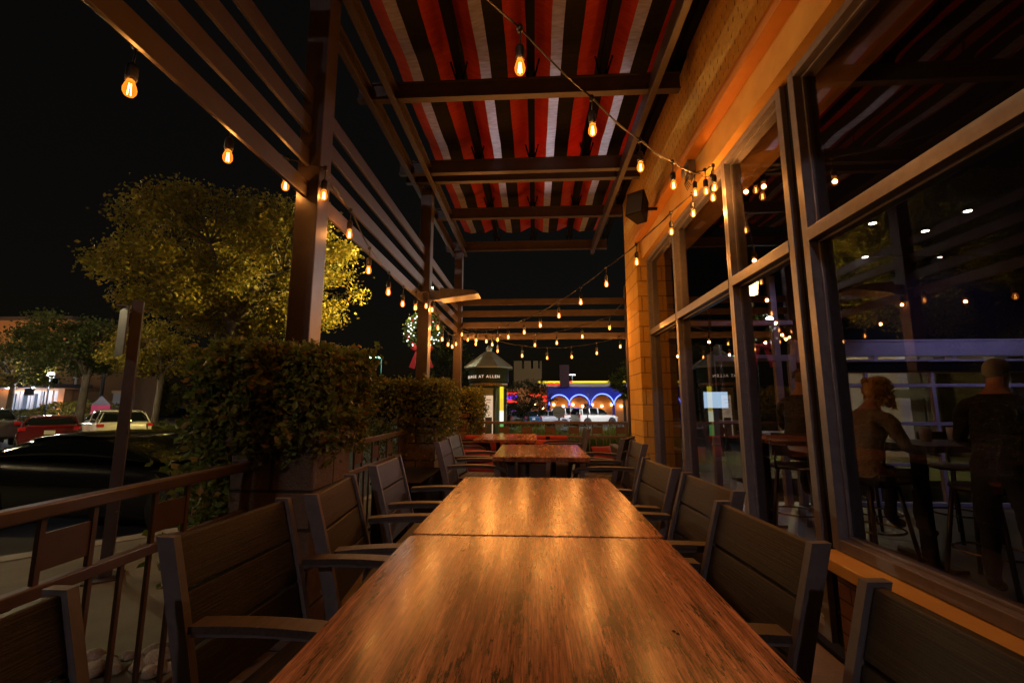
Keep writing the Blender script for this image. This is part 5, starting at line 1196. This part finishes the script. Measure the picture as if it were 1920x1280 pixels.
# television glowing beyond the entrance door (seen through the glass)
p0_, p1_ = P(1325,734,5.95), P(1358,765,5.95)
e = empty('television', ((p0_.x+p1_.x)/2, 5.95, 1.3), 0, 'bright television hung near the glass entrance door', 'television'); z_ = (p0_.z+p1_.z)/2-1.3
MB().box((-.17,-.01,z_-.12),(.17,.03,z_+.12)).build('casing', 'dark', e, .004); b = MB(); b.box((-.155,-.014,z_-.105),(.155,-.0105,z_+.105)); b.build('screen', emis('tv_glow', (.55,.8,1), .3), e); MB().bar((0,.02,z_+.1),(0,.02,1.99),.03,.03).build('ceiling_arm', 'black', e)

# ---------------------------------------------------------------- lights
for i, (px, py) in enumerate(((1735,433),(1622,482),(1760,483),(1915,485),(1662,405),(1850,380))):
    q = aZ(px, py, 3.28); e = empty('ceiling_downlight', tuple(q), 0, 'small round white downlight in the dark ceiling indoors', 'ceiling light', 'ceiling downlights indoors')
    if i > 3: e.location = (q.x, q.y+.2, q.z)
    MB().lathe([(.05,.0),(.05,.02)], n=18).build('trim_ring', 'chrome', e); MB().lathe([(.034,-.004),(.034,-.001)], n=18).build('lamp_disc', emis('downlight', (1,.82,.62), 9) if i == 0 else bpy.data.materials['downlight'], e)
plight((3.4,4.6,3.27), .8, (1,.66,.5), .04, spot=110, target=(3.4,4.7,0)); plight((5.8,4.5,3.27), 15, (.50,.46,1), .04, spot=78, target=(5.8,6.3,1.7)); plight((3.4,4.9,3.27), 3, (.6,.5,1), .04, spot=70, target=(3.2,6.2,1.7)); plight((4.4,3.2,3.27), 1.2, (1,.5,.35), .04, spot=90, target=(4.2,3.3,0))  # spots added at ceiling height to light the pale beam and room
plight((5.5,9.3,2.6), 45, (1,.92,.35), .12)
# parking lot lamps behind and beside the camera, plus unseen added ones, on poles
for label, loc, h, col, pw in (('tall lot lamp behind the camera, over the road', (-1.2,-14.5,gz(0)), 9.0, (1,.85,.86), 480), ('tall lot lamp far to the left of the patio', (-19,6,gz(6)-.1), 7.5, (1,.74,.38), 620), ('unseen lot lamp added far left to light the trees', (-25,15,gz(15)), 8.5, (1,.80,.45), 1500), ('unseen lot lamp added beyond the path, hidden by the pilaster', (6.5,15.5,gz(15)), 6.0, (1,.88,.84), 260), ('unseen lot lamp added before the blue arches to brighten the cars', (9.8,34,gz(34)), 9, (.95,.93,1), 0)):
    lamp_post(label, loc, h, col, pw, 20, lr=.22, pr=.07, soft=.18, light=pw > 0)
plight((wp.x, 12.7, gz(12.7)+wh+1.28), 1500, (1,.74,.15), .18, spot=118, target=(-8.2,11.2,3.6)); plight((.32,4.85,4.85), 30, (.95,.88,1), .08, spot=150, target=(.3,4.8,4))  # second spot: unseen, added above the canopy to brighten its pale stripes
plight((wp.x+.1, 11.7, wp.z+.1), 9, (.80,1,.85), .1)

plight((9.8,34.2,gz(34)+8.9), 2400, (.95,.93,1), .2, spot=120, target=(3,50,-1))  # spot of the added lamp by the arches, aimed at the parked cars
# ---------------------------------------------------------------- render settings
sc.render.engine = 'CYCLES'; cy_ = sc.cycles
cy_.use_denoising = True; cy_.denoiser = 'OPENIMAGEDENOISE'; cy_.max_bounces = 8; cy_.diffuse_bounces = 3; cy_.glossy_bounces = 4; cy_.transparent_max_bounces = 24; cy_.transmission_bounces = 4
cy_.sample_clamp_indirect = 2.5; cy_.sample_clamp_direct = 0; cy_.caustics_reflective = False; cy_.caustics_refractive = False; cy_.use_light_tree = False; cy_.use_adaptive_sampling = False; cy_.blur_glossy = .3
sc.view_settings.view_transform = 'Standard'; sc.view_settings.look = 'None'; sc.view_settings.exposure = 2.2; sc.view_settings.gamma = 1
